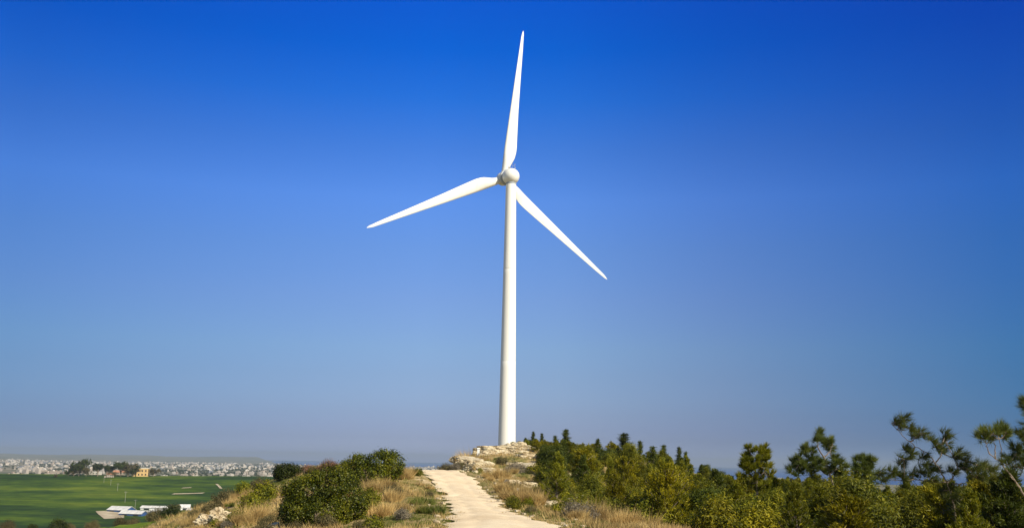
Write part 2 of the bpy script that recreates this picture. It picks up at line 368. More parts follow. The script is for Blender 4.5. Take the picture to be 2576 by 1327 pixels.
def path_mask(x, y, m=.5):
    a, b_ = path_lr(y); d = np.maximum(a - x, x - b_); return (1 - sstep(0, m, d)) * (y < 112)
def H(x, y, detail=True):
    x = np.asarray(x, float).ravel(); y = np.asarray(y, float).ravel(); out = np.empty_like(x)
    for s in range(0, len(x), 40000):
        xs, ys = x[s:s + 40000], y[s:s + 40000]
        el = np.hypot((xs - 15) / 230, (ys - 130) / 330)
        cx, cy = np.clip(xs, -160, 190), np.clip(ys, -90, 420)
        r2 = (cx[:, None] - CT[:, 0]) ** 2 + (cy[:, None] - CT[:, 1]) ** 2
        hn = tps_k(r2) @ W[:_n] + W[_n] + cx * W[_n + 1] + cy * W[_n + 2]
        hn = np.clip(hn, ZP, 14)
        if detail:
            pm = path_mask(xs, ys, 2.5)
            hn = hn + (1 - pm) * ((fbm(xs * .35, ys * .35, 3) - .5) * .9 + (fbm(xs * 1.3, ys * 1.3, 9, 3) - .5) * .35)
        D = np.hypot(xs, ys); az = np.degrees(np.arctan2(xs, ys))
        # field slope to the left: rises to a crest at about 1300 m and drops to the plain
        f = np.interp(ys, [0, 780, 900, 1100, 1230, 1300, 1420, 1900], [-56, -55, -49.5, -36.2, -26.5, -23.4, -27, ZP])
        f = f + (fbm(xs * .006, ys * .006, 5, 3) - .5) * 3 * sstep(600, 900, ys)
        wz = (1 - sstep(-9, -2, az)) * sstep(-75, -50, az) * (ys > 0)
        far = ZP + (f - ZP) * wz
        far = far + (fbm(xs * .0008, ys * .0008, 21, 3) - .5) * 6 * sstep(2500, 6000, D)
        # low hazy hills far to the left, coast to the right
        wl_ = (1 - sstep(-14, -7, az)) * (az > -90)
        far = far + wl_ * sstep(10500, 21000, D) * (34 + 40 * fbm(az * .45, D * .0002, 31, 3))
        far = far + 62 * np.exp(-((az + 28.6) / 1.9) ** 2 - ((D - 9000) / 900) ** 2)
        coast = 8600 - 4700 * sstep(2, 11, az) + 300 * vn(az * .5, D * 0, 41) + 25000 * (1 - sstep(-16, -12, az)) * (az > -100)
        far = far - 60 * sstep(0, 500, D - coast)
        # tan spur near the shore on the right
        far = far + 16 * np.exp(-((az - 14.9) / .75) ** 2 - ((D - 3600) / 260) ** 2)
        k = sstep(.62, 1.35, el)
        out[s:s + 40000] = hn * (1 - k) + far * k
    return out
def Hs(x, y): return float(H([x], [y])[0])

# one ground sheet from under the camera to the horizon
az = np.concatenate([np.arange(-32, 32.01, .13), np.arange(34, 327, 2.5)])
rad = [0.5, 1.5, 3]
while rad[-1] < 15: rad.append(rad[-1] * 1.06)
while rad[-1] < 260: rad.append(rad[-1] * 1.0085)
while rad[-1] < 25500: rad.append(rad[-1] * 1.03)
rad = np.array(rad); na, nr = len(az), len(rad)
AA, RR = np.meshgrid(np.radians(az), rad)
gx, gy = (RR * np.sin(AA)).ravel(), (RR * np.cos(AA)).ravel()
gz = H(gx, gy) - .10 * path_mask(gx, gy, .4)
i, j = np.meshgrid(np.arange(nr - 1), np.arange(na), indexing='ij'); j2 = (j + 1) % na
Q = np.stack([i * na + j, (i + 1) * na + j, (i + 1) * na + j2, i * na + j2], -1).reshape(-1, 4)
Vg = np.stack([gx, gy, gz], 1); Vg = np.vstack([Vg, [0, 0, Hs(0, 0)]])
T = np.stack([np.arange(na), (np.arange(na) + 1) % na, np.full(na, len(Vg) - 1)], 1)
tag(mesh_np('ground', Vg, [Q, T[:, ::-1]], M_ground, smooth=True), kind='structure')

# gravel path strip with an uneven edge
ys = np.arange(-35, 109, .35); nx = 22; V = []
for y in ys:
    a, b_ = path_lr(y)
    a = a + (vn(y * 1.1, 0, 51) - .5) * .7 + (vn(y * 3, 2, 52) - .5) * .25; b_ = b_ + (vn(y * 1.1, 5, 53) - .5) * .7 + (vn(y * 3, 7, 54) - .5) * .25
    for u in np.linspace(0, 1, nx): V.append((a + (b_ - a) * u, y, 0))
V = np.array(V)
un = np.tile(np.linspace(-1, 1, nx), len(ys))
V[:, 2] = H(V[:, 0], V[:, 1], False) + .045 - .05 * np.abs(un) ** 6 - .05 * np.exp(-((np.abs(un) - .45) / .14) ** 2)
i, j = np.meshgrid(np.arange(len(ys) - 1), np.arange(nx - 1), indexing='ij')
Q = np.stack([i * nx + j, i * nx + j + 1, (i + 1) * nx + j + 1, (i + 1) * nx + j], -1).reshape(-1, 4)
tag(mesh_np('path', V, Q, M_path, smooth=True), kind='structure')

def sheet(name, corners, m, off, nu=30, nv=20, wob=0.):
    """sheet draped on the terrain between four (x, y) corners"""
    c = np.array(corners, float); u, v = np.meshgrid(np.linspace(0, 1, nu), np.linspace(0, 1, nv)); u, v = u.ravel()[:, None], v.ravel()[:, None]
    P = (c[0] * (1 - u) + c[1] * u) * (1 - v) + (c[3] * (1 - u) + c[2] * u) * v
    if wob: P = P + wob * (np.stack([fbm(P[:, 0] * .01, P[:, 1] * .01, 71), fbm(P[:, 0] * .01, P[:, 1] * .01, 72)], 1) - .5)
    z = H(P[:, 0], P[:, 1]) + off
    i, j = np.meshgrid(np.arange(nv - 1), np.arange(nu - 1), indexing='ij')
    Q = np.stack([i * nu + j, i * nu + j + 1, (i + 1) * nu + j + 1, (i + 1) * nu + j], -1).reshape(-1, 4)
    return tag(mesh_np(name, np.column_stack([P, z]), Q, m, smooth=True), kind='structure')
def gxy(x, y, d0=600, d1=1400):
    """ground point of the far field seen at photo position (x, y)"""
    ds = np.linspace(d0, d1, 400); P = np.array([U(x, y, d) for d in ds]); h = H(P[:, 0], P[:, 1])
    k = np.where(P[:, 2] < h)[0]
    return P[k[0]] if len(k) else P[-1]
sheet('field', [(-620, 640), (-40, 640), (-120, 1345), (-820, 1345)], M_field, .6, 160, 200)
a, b_ = gxy(432, 1243), gxy(510, 1241)
sheet('bare_soil', [a[:2], b_[:2], b_[:2] + [0, 9], a[:2] + [0, 9]], M_soil, 1.0, 20, 4, 6)
a, b_ = gxy(455, 1228), gxy(478, 1227)
sheet('bare_soil', [a[:2], b_[:2], b_[:2] + [0, 6], a[:2] + [0, 6]], M_soil, 1.0, 12, 3, 5)
a, b_ = gxy(545, 1217), gxy(556, 1229)
sheet('bare_soil', [a[:2] - [1.5, 0], b_[:2] - [1.5, 0], b_[:2] + [1.5, 0], a[:2] + [1.5, 0]], M_soil, 1.0, 8, 3, 3)
a = gxy(240, 1286); b_ = gxy(290, 1283); c_ = gxy(312, 1303); d_ = gxy(262, 1306)
sheet('farm_yard', [d_[:2], c_[:2], b_[:2] + [8, 0], a[:2]], M_soil, 1.0, 12, 12)
p0, p1 = U(150, 1326, 175), U(470, 1305, 150)
sheet('meadow', [(p0[0] - 8, 150), (p1[0] + 3, 132), (p1[0] - 5, 205), (p0[0] - 10, 230)], M_meadow, .25, 60, 50)

# sea
th = np.radians(np.arange(-100, 101, 1.0)); rr = np.array([3100, 6000, 9000, 12000, 17000, 25500.])
V = np.array([(r * math.sin(t), r * math.cos(t), ZP - 2.0) for r in rr for t in th]); k = len(th)
i, j = np.meshgrid(np.arange(len(rr) - 1), np.arange(k - 1), indexing='ij')
tag(mesh_np('sea', V, np.stack([i * k + j, (i + 1) * k + j, (i + 1) * k + j + 1, i * k + j + 1], -1).reshape(-1, 4), M_sea), kind='structure')

# ------------------------------------------------------------------ haze
mh = bpy.data.materials.new('haze_air'); mh.use_nodes = True
n, l = mh.node_tree.nodes, mh.node_tree.links; n.remove(n['Principled BSDF'])
pv = n.new('ShaderNodeVolumePrincipled'); pv.inputs['Color'].default_value = (.41, .50, .58, 1); pv.inputs['Density'].default_value = 7.5e-5
pv.inputs['Anisotropy'].default_value = 0.0
l.new(pv.outputs[0], n['Material Output'].inputs['Volume'])
hb = MB(); zb, zt = float(min(gz.min(), ZP - 62)) - 1.5, 135.0
hb.box((0, 0, (zb + zt) / 2), (26500, 26500, (zt - zb) / 2))
tag(hb.build('haze', mh), kind='stuff')

# ------------------------------------------------------------------ wind turbine
TB = U(1274.5, 1113, 272); TB[2] = TB[2]
HN = 74.41
turbine = empty('wind_turbine', TB)
tag(turbine, 'tall white three-bladed wind turbine standing on the hill behind the limestone mound', 'wind turbine')
mb = MB()
def trad(z): return np.interp(z, [-3, 0, 20, 45, 72.1], [2.34, 2.34, 2.10, 1.80, 1.44])
prof = []
for z in np.concatenate([[-3], np.linspace(0, 72.1, 40)]): prof.append((trad(z), z))
for fz in (22.0, 47.5):
    prof += [(trad(fz), fz - .03), (trad(fz) - .012, fz), (trad(fz), fz + .03)]
prof.sort(key=lambda q: q[1]); mb.lathe(prof, 64)
mb.build('tower', M_turb, turbine, True)
mb = MB(); mb.lathe([(1.46, 72.0), (1.5, 72.05), (1.5, 72.4), (1.2, 72.6)], 48); mb.build('yaw_bearing', M_turb_grey, turbine, True)
ps, tl, ph0, cone, BL, OV = R_(29.2), R_(4.83), R_(4.39), R_(-.485), 44.85, 4.306
ax = Vector((-math.sin(ps) * math.cos(tl), math.cos(ps) * math.cos(tl), math.sin(tl)))
ux = Vector((math.cos(ps), math.sin(ps), 0)); wx = ux.cross(ax)
# nacelle frame: local z along the rotor axis, local x = ux
NF = Matrix((( ux.x, -wx.x, ax.x, 0), (ux.y, -wx.y, ax.y, 0), (ux.z, -wx.z, ax.z, HN), (0, 0, 0, 1)))
NF = NF if NF.determinant() > 0 else NF
mb = MB()
pr = [(.001, -2.65)]
for a in np.linspace(5, 90, 14): pr.append((2.34 * math.sin(R_(a)), .15 - 2.75 * math.cos(R_(a))))
pr += [(2.34, .6), (2.30, 1.0), (2.2, 1.12), (.5, 1.15)]
mb.lathe(pr, 48, M=NF); nac = mb.build('nacelle', M_turb, turbine, True)
mb = MB(); mb.lathe([(1.5, 1.1), (1.55, 1.2), (1.55, 2.12), (1.4, 2.2)], 48, M=NF); mb.build('bearing_collar', M_collar, turbine, True)
mb = MB(); mb.lathe([(.5, 2.00), (2.2, 2.02), (2.34, 2.12), (2.34, 2.62), (2.2, 2.75), (.5, 2.77)], 48, M=NF); mb.build('generator', M_gen, turbine, True)
mb = MB(); mb.lathe([(1.5, 2.75), (1.62, 2.9), (1.62, 3.25), (1.95, 3.45), (2.0, 4.3), (1.95, 5.2), (1.7, 5.9), (1.2, 6.4), (.6, 6.7), (.001, 6.8)], 48, M=NF)
mb.build('hub', M_turb, turbine, True)
# weather mast and lamps on top of the nacelle
up = -(NF.to_3x3() @ Vector((0, 1, 0)))
if up.z < 0: up = -up
def npt(x, u, z): return NF.translation + ux * x + up * u + ax * z
mb = MB()
for (x, z) in ((.5, -.9), (-.3, -.9)):
    mb.tube([npt(x, 2.0, z), npt(x, 3.35, z)], [.05, .04], 6)
mb.tube([npt(.5, 2.95, -.9), npt(-.3, 2.95, -.9)], [.035, .035], 6)
mb.tube([npt(-.3, 3.3, -1.15), npt(-.3, 3.3, -.65)], [.05, .05], 6)
mast = mb.build('weather_mast', M_steel, turbine)
mb = MB()
for k in range(3):
    a = k * 2.094; q = npt(.5, 3.42, -.9); e = q + ux * .2 * math.cos(a) + ax * .2 * math.sin(a); mb.tube([q, e], [.025, .025], 5); mb.box(e, (.06, .06, .06))
mb.build('anemometer', M_steel, mast)
mb = MB(); q = npt(.95, 2.25, -.3); mb.tube([q, q + up * .45], [.14, .14], 10); mb.build('beacon', M_turb_grey, turbine)
mb = MB(); mb.box(npt(-.75, 2.4, -.1), (.25, .2, .18)); mb.tube([npt(-.75, 2.2, .5), npt(-.75, 3.0, .5)], [.06, .05], 6); mb.build('vent_box', M_steel, turbine)
# blades: airfoil sections
CR = [(.028, 1.9), (.05, 1.95), (.09, 2.5), (.15, 3.75), (.20, 4.0), (.3, 3.55), (.45, 2.85), (.6, 2.25), (.75, 1.68), (.88, 1.2), (.95, .9), (.985, .6), (1.0, .12)]
for kb in range(3):
    ang = ph0 + kb * 2 * math.pi / 3
    rd = (ux * math.sin(ang) + wx * math.cos(ang)) * math.cos(cone) + ax * math.sin(cone)
    cw = ux * math.cos(ang) - wx * math.sin(ang)     # clockwise side = trailing edge
    C0 = Vector((0, 0, HN)) + ax * OV
    V, ns, npnt = [], 44, 20
    for k in range(ns):
        f = .028 + (1 - .028) * (k / (ns - 1)) ** .9
        ch = np.interp(f, [c[0] for c in CR], [c[1] for c in CR])
        circ = 1 - float(sstep(.04, .17, f)); tw = R_(np.interp(f, [0, .15, .4, 1], [16, 14, 6, 0]))
        thk = np.interp(f, [0, .05, .2, .5, 1], [1, .95, .30, .2, .14])
        lead = np.interp(f, [0, .05, .2, 1], [.95, .95, 1.05, .42]) if f < .97 else np.interp(f, [.97, 1], [.44, .1])
        for q in range(npnt):
            a = 2 * math.pi * q / npnt
            cx_, cy_ = .5 - .5 * math.cos(a), .5 * math.sin(a)
            yaf = thk * (1.48 * math.sqrt(max(cx_, 0)) - .63 * cx_ - 1.76 * cx_ ** 2 + 1.42 * cx_ ** 3 - .51 * cx_ ** 4) * (1 if a < math.pi else -1)
            yy = circ * cy_ + (1 - circ) * yaf
            ch = ch if q else ch * (1 - .07 * (1 - circ)); pc = cx_ * ch - lead; pt = yy * ch
            d = cw * (pc * math.cos(tw) - pt * math.sin(tw)) + ax * (-pc * math.sin(tw) - pt * math.cos(tw))
            V.append(C0 + rd * (f * BL) + d)
    Q = [[k * npnt + q, k * npnt + (q + 1) % npnt, (k + 1) * npnt + (q + 1) % npnt, (k + 1) * npnt + q] for k in range(ns - 1) for q in range(npnt)]
    V.append(C0 + rd * (BL * 1.003)); T = [[(ns - 1) * npnt + q, (ns - 1) * npnt + (q + 1) % npnt, len(V) - 1] for q in range(npnt)]
    bl = mesh_np('blade', np.array([tuple(v) for v in V]), [np.array(Q), np.array(T)], M_turb, turbine, True)
    bl['label'] = ['blade pointing almost straight up', 'blade pointing down to the right', 'long blade pointing left and slightly down'][kb]
    mb = MB(); mb.tube([C0 + rd * 1.0, C0 + rd * 2.0], [1.08, 1.08], 24); mb.build('blade_root_collar', M_turb, bl, True)

# ------------------------------------------------------------------ foliage builders
def rot_basis(nrm):
    nrm = nrm / (np.linalg.norm(nrm, axis=1)[:, None] + 1e-9)
    r = rng.normal(size=nrm.shape); a = np.cross(nrm, r); a /= np.linalg.norm(a, axis=1)[:, None] + 1e-9
    return nrm, a, np.cross(nrm, a)
def leaves(P, N, L, Wd, jit=.8):
    """rhombic leaves at P facing roughly N"""
    k = len(P); N = N + rng.normal(size=N.shape) * jit; nn, a, b = rot_basis(N)
    s = (rng.uniform(.65, 1.25, k))[:, None]
    V = np.stack([P - a * L * s * .5, P + b * Wd * s * .5 + nn * L * .06, P + a * L * s * .5, P - b * Wd * s * .5 + nn * L * .06], 1).reshape(-1, 3)
    return V, np.arange(4 * k).reshape(-1, 4)
def needles(P, D, L, Wd, jit=.35):
    """thin tapering blades starting at P along D"""
    k = len(P); D = D + rng.normal(size=D.shape) * jit; D /= np.linalg.norm(D, axis=1)[:, None] + 1e-9
    _, a, _ = rot_basis(D); s = rng.uniform(.6, 1.2, k)[:, None]
    V = np.stack([P - a * Wd * .5, P + a * Wd * .5, P + D * L * s], 1).reshape(-1, 3)
    return V, np.arange(3 * k).reshape(-1, 3)
def sph(k):
    v = rng.normal(size=(k, 3)); return v / np.linalg.norm(v, axis=1)[:, None]

def blob_crown(blobs, count, L, Wd, clump=.22, shell=.55):
    """leafy crown: leaf clumps through ellipsoid blobs [(c, r)]"""
    C = np.array([b[0] for b in blobs], float); Rr = np.array([b[1] for b in blobs], float)
    w = (Rr ** 2).mean(1); w /= w.sum(); ncl = max(20, count // 28)
    ib = rng.choice(len(blobs), ncl, p=w); d = sph(ncl); rr = rng.uniform(shell ** 3, 1.06, ncl) ** (1 / 3)
    cc = C[ib] + d * Rr[ib] * rr[:, None]
    ok = cc[:, 2] > .02; cc, d = cc[ok], d[ok]
    ic = rng.integers(0, len(cc), count); off = rng.normal(size=(count, 3)) * clump * rng.uniform(.5, 1, (count, 1))
    P = cc[ic] + off; P[:, 2] = np.abs(P[:, 2])
    return leaves(P, d[ic] * 1.0 + off / clump * .5 + np.array([0, 0, .4]), L, Wd)

def trunk(mb, h, r, lean=(0, 0), n=7):
    z = np.linspace(-.4, h, 9); wob = rng.normal(size=(9, 2)) * r * .5
    p = np.column_stack([lean[0] * z / h + wob[:, 0], lean[1] * z / h + wob[:, 1], z]); mb.tube(p, r * np.linspace(1.15, .25, 9), n); return p

def conifer(name, h, w, mt, nn=9000, spike=1.0, low=.04, L=.19, Wd=.045, gap=0.):
    """young pine: trunk, whorled limbs that droop and lift, needle bunches along them"""
    root = empty(name, (0, 0, 0)); mb = MB(); tp = trunk(mb, h * .97, h * .016 + .02)
    nb = int(34 + h * 9); P, D = [], []
    side = rng.uniform(0, 6.28)
    for k in range(nb):
        z = h * (low + (1 - low) * (k / nb) ** .85 * .97); u = z / h
        prof = (1 - u) ** (.75 * spike) * (1 - .45 * (1 - min(1, u / .22))) + .03
        ln = w * .5 * prof * rng.uniform(.6, 1.18); a = rng.uniform(0, 6.28)
        if gap and rng.random() < gap: continue
        ln *= 1 + .22 * math.cos(a - side)
        up0 = rng.uniform(.05, .45) + u * .5
        t = np.linspace(0, 1, 6)[:, None]
        bx = np.array([math.cos(a), math.sin(a), 0.]); base = np.array([np.interp(z, tp[:, 2], tp[:, 0]), np.interp(z, tp[:, 2], tp[:, 1]), z])
        pts = base + bx * ln * t + np.array([0, 0, 1.]) * ln * (up0 * t + .35 * t ** 2)
        mb.tube(pts, np.linspace(.022, .006, 6) * (1 + h * .12), 4, cap=False)
        m = int(nn / nb * (.35 + ln / (w * .5) * 1.1)); nc_ = max(2, int(ln * 7)); tt = (rng.uniform(.15, 1.05, nc_) ** .7)[rng.integers(0, nc_, m)]; cj = rng.normal(size=(nc_ * 3, 3)) * (.04 + .10 * ln)
        q = base + bx * ln * tt[:, None] + np.array([0, 0, 1.]) * (ln * (up0 * tt + .35 * tt ** 2))[:, None]
        q += cj[(tt * 977).astype(int) % (nc_ * 3)] + rng.normal(size=q.shape) * .07 + bx * rng.uniform(-.05, .05, (m, 1))
        P.append(q); D.append(np.tile(bx * .7 + [0, 0, .75], (m, 1)) + rng.normal(size=(m, 3)) * .4)
    m = 160; P.append(np.column_stack([np.interp(np.linspace(.85 * h, h, m), tp[:, 2], tp[:, 0]), np.interp(np.linspace(.85 * h, h, m), tp[:, 2], tp[:, 1]), np.linspace(.85 * h, h * 1.0, m)])); D.append(rng.normal(size=(m, 3)) * .5 + [0, 0, 1])
    mb.build('trunk', M_bark, root)
    V, T = needles(np.concatenate(P), np.concatenate(D), L, Wd)
    mesh_np('crown', V, T, mt, root)
    return root

def bush(name, blobs, count, L, Wd, mt, stems=9, clump=.22, shell=.55, height=None):
    root = empty(name, (0, 0, 0)); mb = MB(); C = np.array([b[0] for b in blobs])
    for k in range(stems):
        c = C[rng.integers(len(C))] + rng.normal(size=3) * .1; c[2] = max(.1, c[2])
        t = np.linspace(0, 1, 6)[:, None]; s0 = np.array([rng.normal() * .12, rng.normal() * .12, -.15])
        pts = s0 + (c - s0) * t + np.sin(t * 3.14) * rng.normal(size=3) * .12
        mb.tube(pts, np.linspace(.05, .012, 6) * (.5 + .3 * C[:, 2].max()), 5)
    mb.build('branches', M_bark, root)
    V, Q = blob_crown(blobs, count, L, Wd, clump, shell); mesh_np('foliage', V, Q, mt, root)
    return root

# ------------------------------------------------------------------ main bushes left of the path
def place(o, x, y, d, sink=.1, s=None, rz=None):
    """stand a thing on the terrain where photo column x meets distance d"""
    P = U(x, y, d); o.location = (P[0], P[1], Hs(P[0], P[1]) - sink)
    if s: o.scale = (s, s, s) if np.isscalar(s) else s
    if rz is not None: o.rotation_euler = (0, 0, rz)
    return o
def blobs_from(cx, base, d, lst):
    """lst of (x, y, rx, ry) in photo units -> blobs in metres around the foot (cx, base)"""
    k = mpd(d); return [((((x - cx) * k), rng.uniform(-.35, .35), (base - y) * k), (rx * k, (rx + ry) * .5 * k * .95, ry * k)) for x, y, rx, ry in lst]
o = bush('green_bush', blobs_from(812, 1322, 48, [(768, 1240, 44, 36), (826, 1222, 46, 40), (874, 1252, 34, 36), (752, 1280, 38, 38), (815, 1288, 64, 44), (872, 1298, 36, 30), (842, 1192, 22, 16), (788, 1204, 22, 18), (815, 1184, 12, 9), (862, 1206, 20, 15), (724, 1256, 15, 18), (905, 1278, 13, 18), (745, 1222, 14, 12), (730, 1236, 22, 24), (726, 1290, 20, 22), (708, 1282, 10, 16), (853, 1178, 9, 9)]), 44000, .085, .055, M_bush, 14, .125, .72)
tag(place(o, 812, 1322, 48), 'largest rounded green bush, in the foreground left of the gravel path', 'bush')
o = bush('green_bush', blobs_from(932, 1214, 67, [(895, 1172, 28, 24), (950, 1160, 32, 26), (980, 1165, 20, 26), (925, 1188, 55, 24), (880, 1195, 22, 20), (968, 1146, 13, 11), (905, 1158, 18, 14)]), 22000, .10, .06, M_bush, 9, .13, .7)
tag(place(o, 932, 1214, 67, s=1.17), 'dark green bush with ragged top on the crest behind the largest bush', 'bush')
o = bush('green_bush', blobs_from(915, 1300, 50, [(925, 1262, 26, 32), (905, 1280, 22, 22), (932, 1285, 14, 14)]), 9000, .075, .045, M_pine_olive, 6, .14, .5)
tag(place(o, 918, 1300, 50), 'yellow-green shrub leaning against the right side of the largest bush', 'bush')
o = bush('green_bush', blobs_from(716, 1214, 74, [(712, 1192, 24, 20), (735, 1186, 20, 14), (700, 1200, 14, 12)]), 8000, .10, .06, M_bush_dark, 5, .14, .5)
tag(place(o, 716, 1214, 74), 'small dark bush on the crest at the left edge of the largest bush', 'bush')
o = bush('dry_shrub', blobs_from(822, 1180, 74, [(826, 1158, 20, 17), (815, 1168, 20, 12), (838, 1163, 12, 13)]), 7000, .09, .02, M_redbrown, 14, .12, .3)
tag(place(o, 822, 1180, 74), 'round reddish brown shrub standing on the skyline between two green bushes', 'shrub')
o = bush('dry_shrub', blobs_from(775, 1186, 75, [(772, 1176, 14, 9), (785, 1180, 12, 7)]), 3500, .09, .02, M_redbrown, 8, .1, .3)
tag(place(o, 773, 1186, 75), 'low pinkish brown shrub peeking over the largest bush', 'shrub')

# low scrub on the left flank
scr1 = bush('low_scrub', [((0, 0, .35), (.55, .5, .35)), ((.4, .1, .25), (.4, .4, .25)), ((-.4, -.1, .25), (.4, .4, .25))], 3600, .09, .03, M_scrub, 12, .12, .2)
scr2 = bush('low_scrub', [((0, 0, .3), (.45, .45, .3)), ((.3, .2, .3), (.35, .3, .3))], 2600, .09, .022, M_graytwig, 12, .1, .2)
scr3 = bush('low_scrub', [((0, 0, .35), (.5, .45, .4)), ((.35, .1, .25), (.4, .35, .25))], 3000, .09, .045, M_pine_olive, 8, .12, .3)
protos = [scr1, scr2, scr3]; used = [False] * 3
def put(k, protos, used, loc, rz, s):
    if not used[k]:
        used[k] = True; o = protos[k]; o.location = loc; o.rotation_euler = (0, 0, rz); o.scale = (s, s, s) if np.isscalar(s) else s; return o
    return copy_tree(protos[k], loc, rz, s)
named = [(575, 1250, 72, 0, 1.5, 'brown shrub on the left slope edge against the green field'), (540, 1285, 66, 0, 1.2, 'brown shrub lowest on the slope edge beside the rocks'),
         (655, 1222, 73, 0, 1.3, 'rusty brown shrub on the crest just left of the bushes'), (612, 1242, 72, 2, 1.2, 'green scrub on the slope edge between two brown shrubs'),
         (665, 1255, 64, 2, 1.6, 'green scrub clump on the left flank below the crest'), (630, 1290, 60, 2, 1.5, 'dark green scrub above the dry grass on the left flank'),
         (1122, 1178, 98, 0, 1.1, 'brown shrub at the foot of the mound where the path vanishes'), (1140, 1180, 98, 1, 1.3, 'grey scrub beside the path at its far end'),
         (1262, 1172, 103, 0, 1.2, 'brown scrub below the top slab of the limestone mound'), (1297, 1205, 90, 1, 1.9, 'grey twiggy scrub on the mound side above the marker'),
         (1080, 1250, 63, 0, .6, 'low brown scrub on the left verge of the path'), (1290, 1288, 57, 2, .9, 'low green scrub on the right verge of the path'),
         (1470, 1312, 48, 1, 1.5, 'dark twiggy scrub in front of the dry grass right of the path'), (1050, 1200, 78, 2, .8, 'green scrub on the left verge near the top of the path')]
for x, y, d, k, s, lb in named:
    P = U(x, y, d); o = put(k, protos, used, (P[0], P[1], Hs(P[0], P[1]) - .05), rng.uniform(0, 6.28), s); tag(o, lb, 'shrub')
REG = {'left flank': ('small brown or olive scrub tuft scattered over the slope left of the path', 'low scrub left of the path'),
       'mound': ('small brown or olive scrub tuft scattered over the mound right of the path', 'low scrub right of the path')}
cnt = 0; tries = 0
while cnt < 120 and tries < 4000:
    tries += 1; y = rng.uniform(44, 128); x = rng.uniform(-.42, .14) * y
    a, b_ = path_lr(y)
    if a - 1.0 < x < b_ + .9 and y < 112: continue
    if x > 0 and x > .055 * y + 1.5: continue
    if x < -.30 * y and y > 75: continue
    if vn(x * .2, y * .2, 81) < .42: continue
    k = rng.choice(3, p=[.45, .3, .25]); o = put(k, protos, used, (x, y, Hs(x, y) - .05), rng.uniform(0, 6.28), rng.uniform(.4, 1.05)); cnt += 1
    r_ = REG['left flank' if x < a else 'mound']; tag(o, r_[0], 'shrub', r_[1])

# ------------------------------------------------------------------ dry grass clumps
def grass_clump(R0, hgt, m, mt):
    """several leaning tussocks of unequal height growing together"""
    P, D, hh = [], [], []
    for q in range(9):
        c = rng.normal(size=2) * R0 * .55; ln_ = rng.normal(size=2) * .28; hq = rng.uniform(.45, 1.15); rq = R0 * rng.uniform(.12, .3); k = m // 9
        a = rng.uniform(0, 6.28, k); r = rq * np.sqrt(rng.random(k))
        P.append(np.column_stack([c[0] + r * np.cos(a), c[1] + r * np.sin(a), np.full(k, -.05)]))
        D.append(np.column_stack([np.cos(a) * r / rq * .55 + ln_[0], np.sin(a) * r / rq * .55 + ln_[1], np.ones(k)])); hh.append(hq * rng.uniform(.4, 1.1, k))
    P, D, hh = np.concatenate(P), np.concatenate(D), np.concatenate(hh)
    V, T = needles(P, D, 1.0, .028, .20); V = V.reshape(-1, 3, 3); V[:, 2] = V[:, 0] + (V[:, 2] - V[:, 0]) * (hgt * hh)[:, None]
    return mesh_np('dry_grass_clump', V.reshape(-1, 3), T, mt)
gp = [grass_clump(.8, .95, 2600, M_drygrass), grass_clump(.6, .7, 1700, M_drygrass), grass_clump(.6, .55, 1700, M_grass)]
gu = [False] * 3
cl = [(1304, 1262, 63, 0, 1.3, 'tall golden grass clump around the small white marker'), (1335, 1275, 60, 0, 1.15, 'golden grass clump at the foot of the green thicket beside the path'),
      (1270, 1240, 70, 1, 1.2, 'straw clump on the right verge behind the marker'), (1248, 1205, 82, 0, 1.2, 'rusty grass clump halfway up the mound'),
      (1187, 1150, 106, 0, 1.6, 'brown grass clump on the left shoulder of the mound skyline'), (1225, 1180, 95, 1, 1.5, 'straw clump between rocks in the middle of the mound'),
      (1478, 1300, 50, 0, 1.25, 'tallest straw clump below the thicket right of the path'), (1512, 1302, 50, 0, 1.15, 'straw clump just right of the tallest one below the thicket'),
      (1560, 1315, 48, 1, 1.3, 'straw clump in the row below the thicket, third from the path'), (1610, 1318, 48, 1, 1.2, 'straw clump in the row below the thicket, fourth from the path'),
      (1009, 1205, 76, 0, 1.2, 'orange grass clump on the crest right of the dark bush'), (1030, 1200, 78, 1, 1.0, 'small orange grass clump beside the path top'),
      (644, 1322, 55, 0, 1.05, 'wide golden grass clump at the bottom left of the largest bush'), (612, 1326, 54, 0, .8, 'golden grass clump beside the rocks at the bottom'),
      (940, 1240, 62, 1, 1.2, 'straw clump behind the yellow-green shrub'), (975, 1262, 57, 0, .9, 'straw clump on the left verge beside the yellow-green shrub'),
      (960, 1305, 49, 0, .9, 'straw clump at the bottom right of the largest bush'), (1020, 1290, 51, 1, 1.1, 'straw clump in the middle of the left verge'),
      (1060, 1275, 56, 2, 1.1, 'green grass clump leaning over the left edge of the path'), (1085, 1300, 50, 2, 1.1, 'green grass clump low on the left edge of the path')]
for x, y, d, k, s, lb in cl:
    P = U(x, y, d); loc = (P[0], P[1], Hs(P[0], P[1]))
    o = put(k, gp, gu, loc, rng.uniform(0, 6.28), s); tag(o, lb, 'grass clump')
cnt = 0; tries = 0
while cnt < 110 and tries < 4000:
    tries += 1; y = rng.uniform(42, 120); x = rng.uniform(-.36, .24) * y
    a, b_ = path_lr(y)
    if a - .7 < x < b_ + .7 and y < 112: continue
    if x > 0 and x > .06 * y + 1.5 and y > 52: continue
    if x < -.28 * y and y > 75: continue
    if vn(x * .16, y * .16, 91) < .4: continue
    k = rng.choice(3, p=[.3, .35, .35]); o = put(k, gp, gu, (x, y, Hs(x, y)), rng.uniform(0, 6.28), rng.uniform(.4, .85)); cnt += 1
    tag(o, 'small ragged grass clump on the slope left of the path' if x < a else 'small ragged grass clump on the slope right of the path', 'grass clump', 'grass clumps left of the path' if x < a else 'grass clumps right of the path')

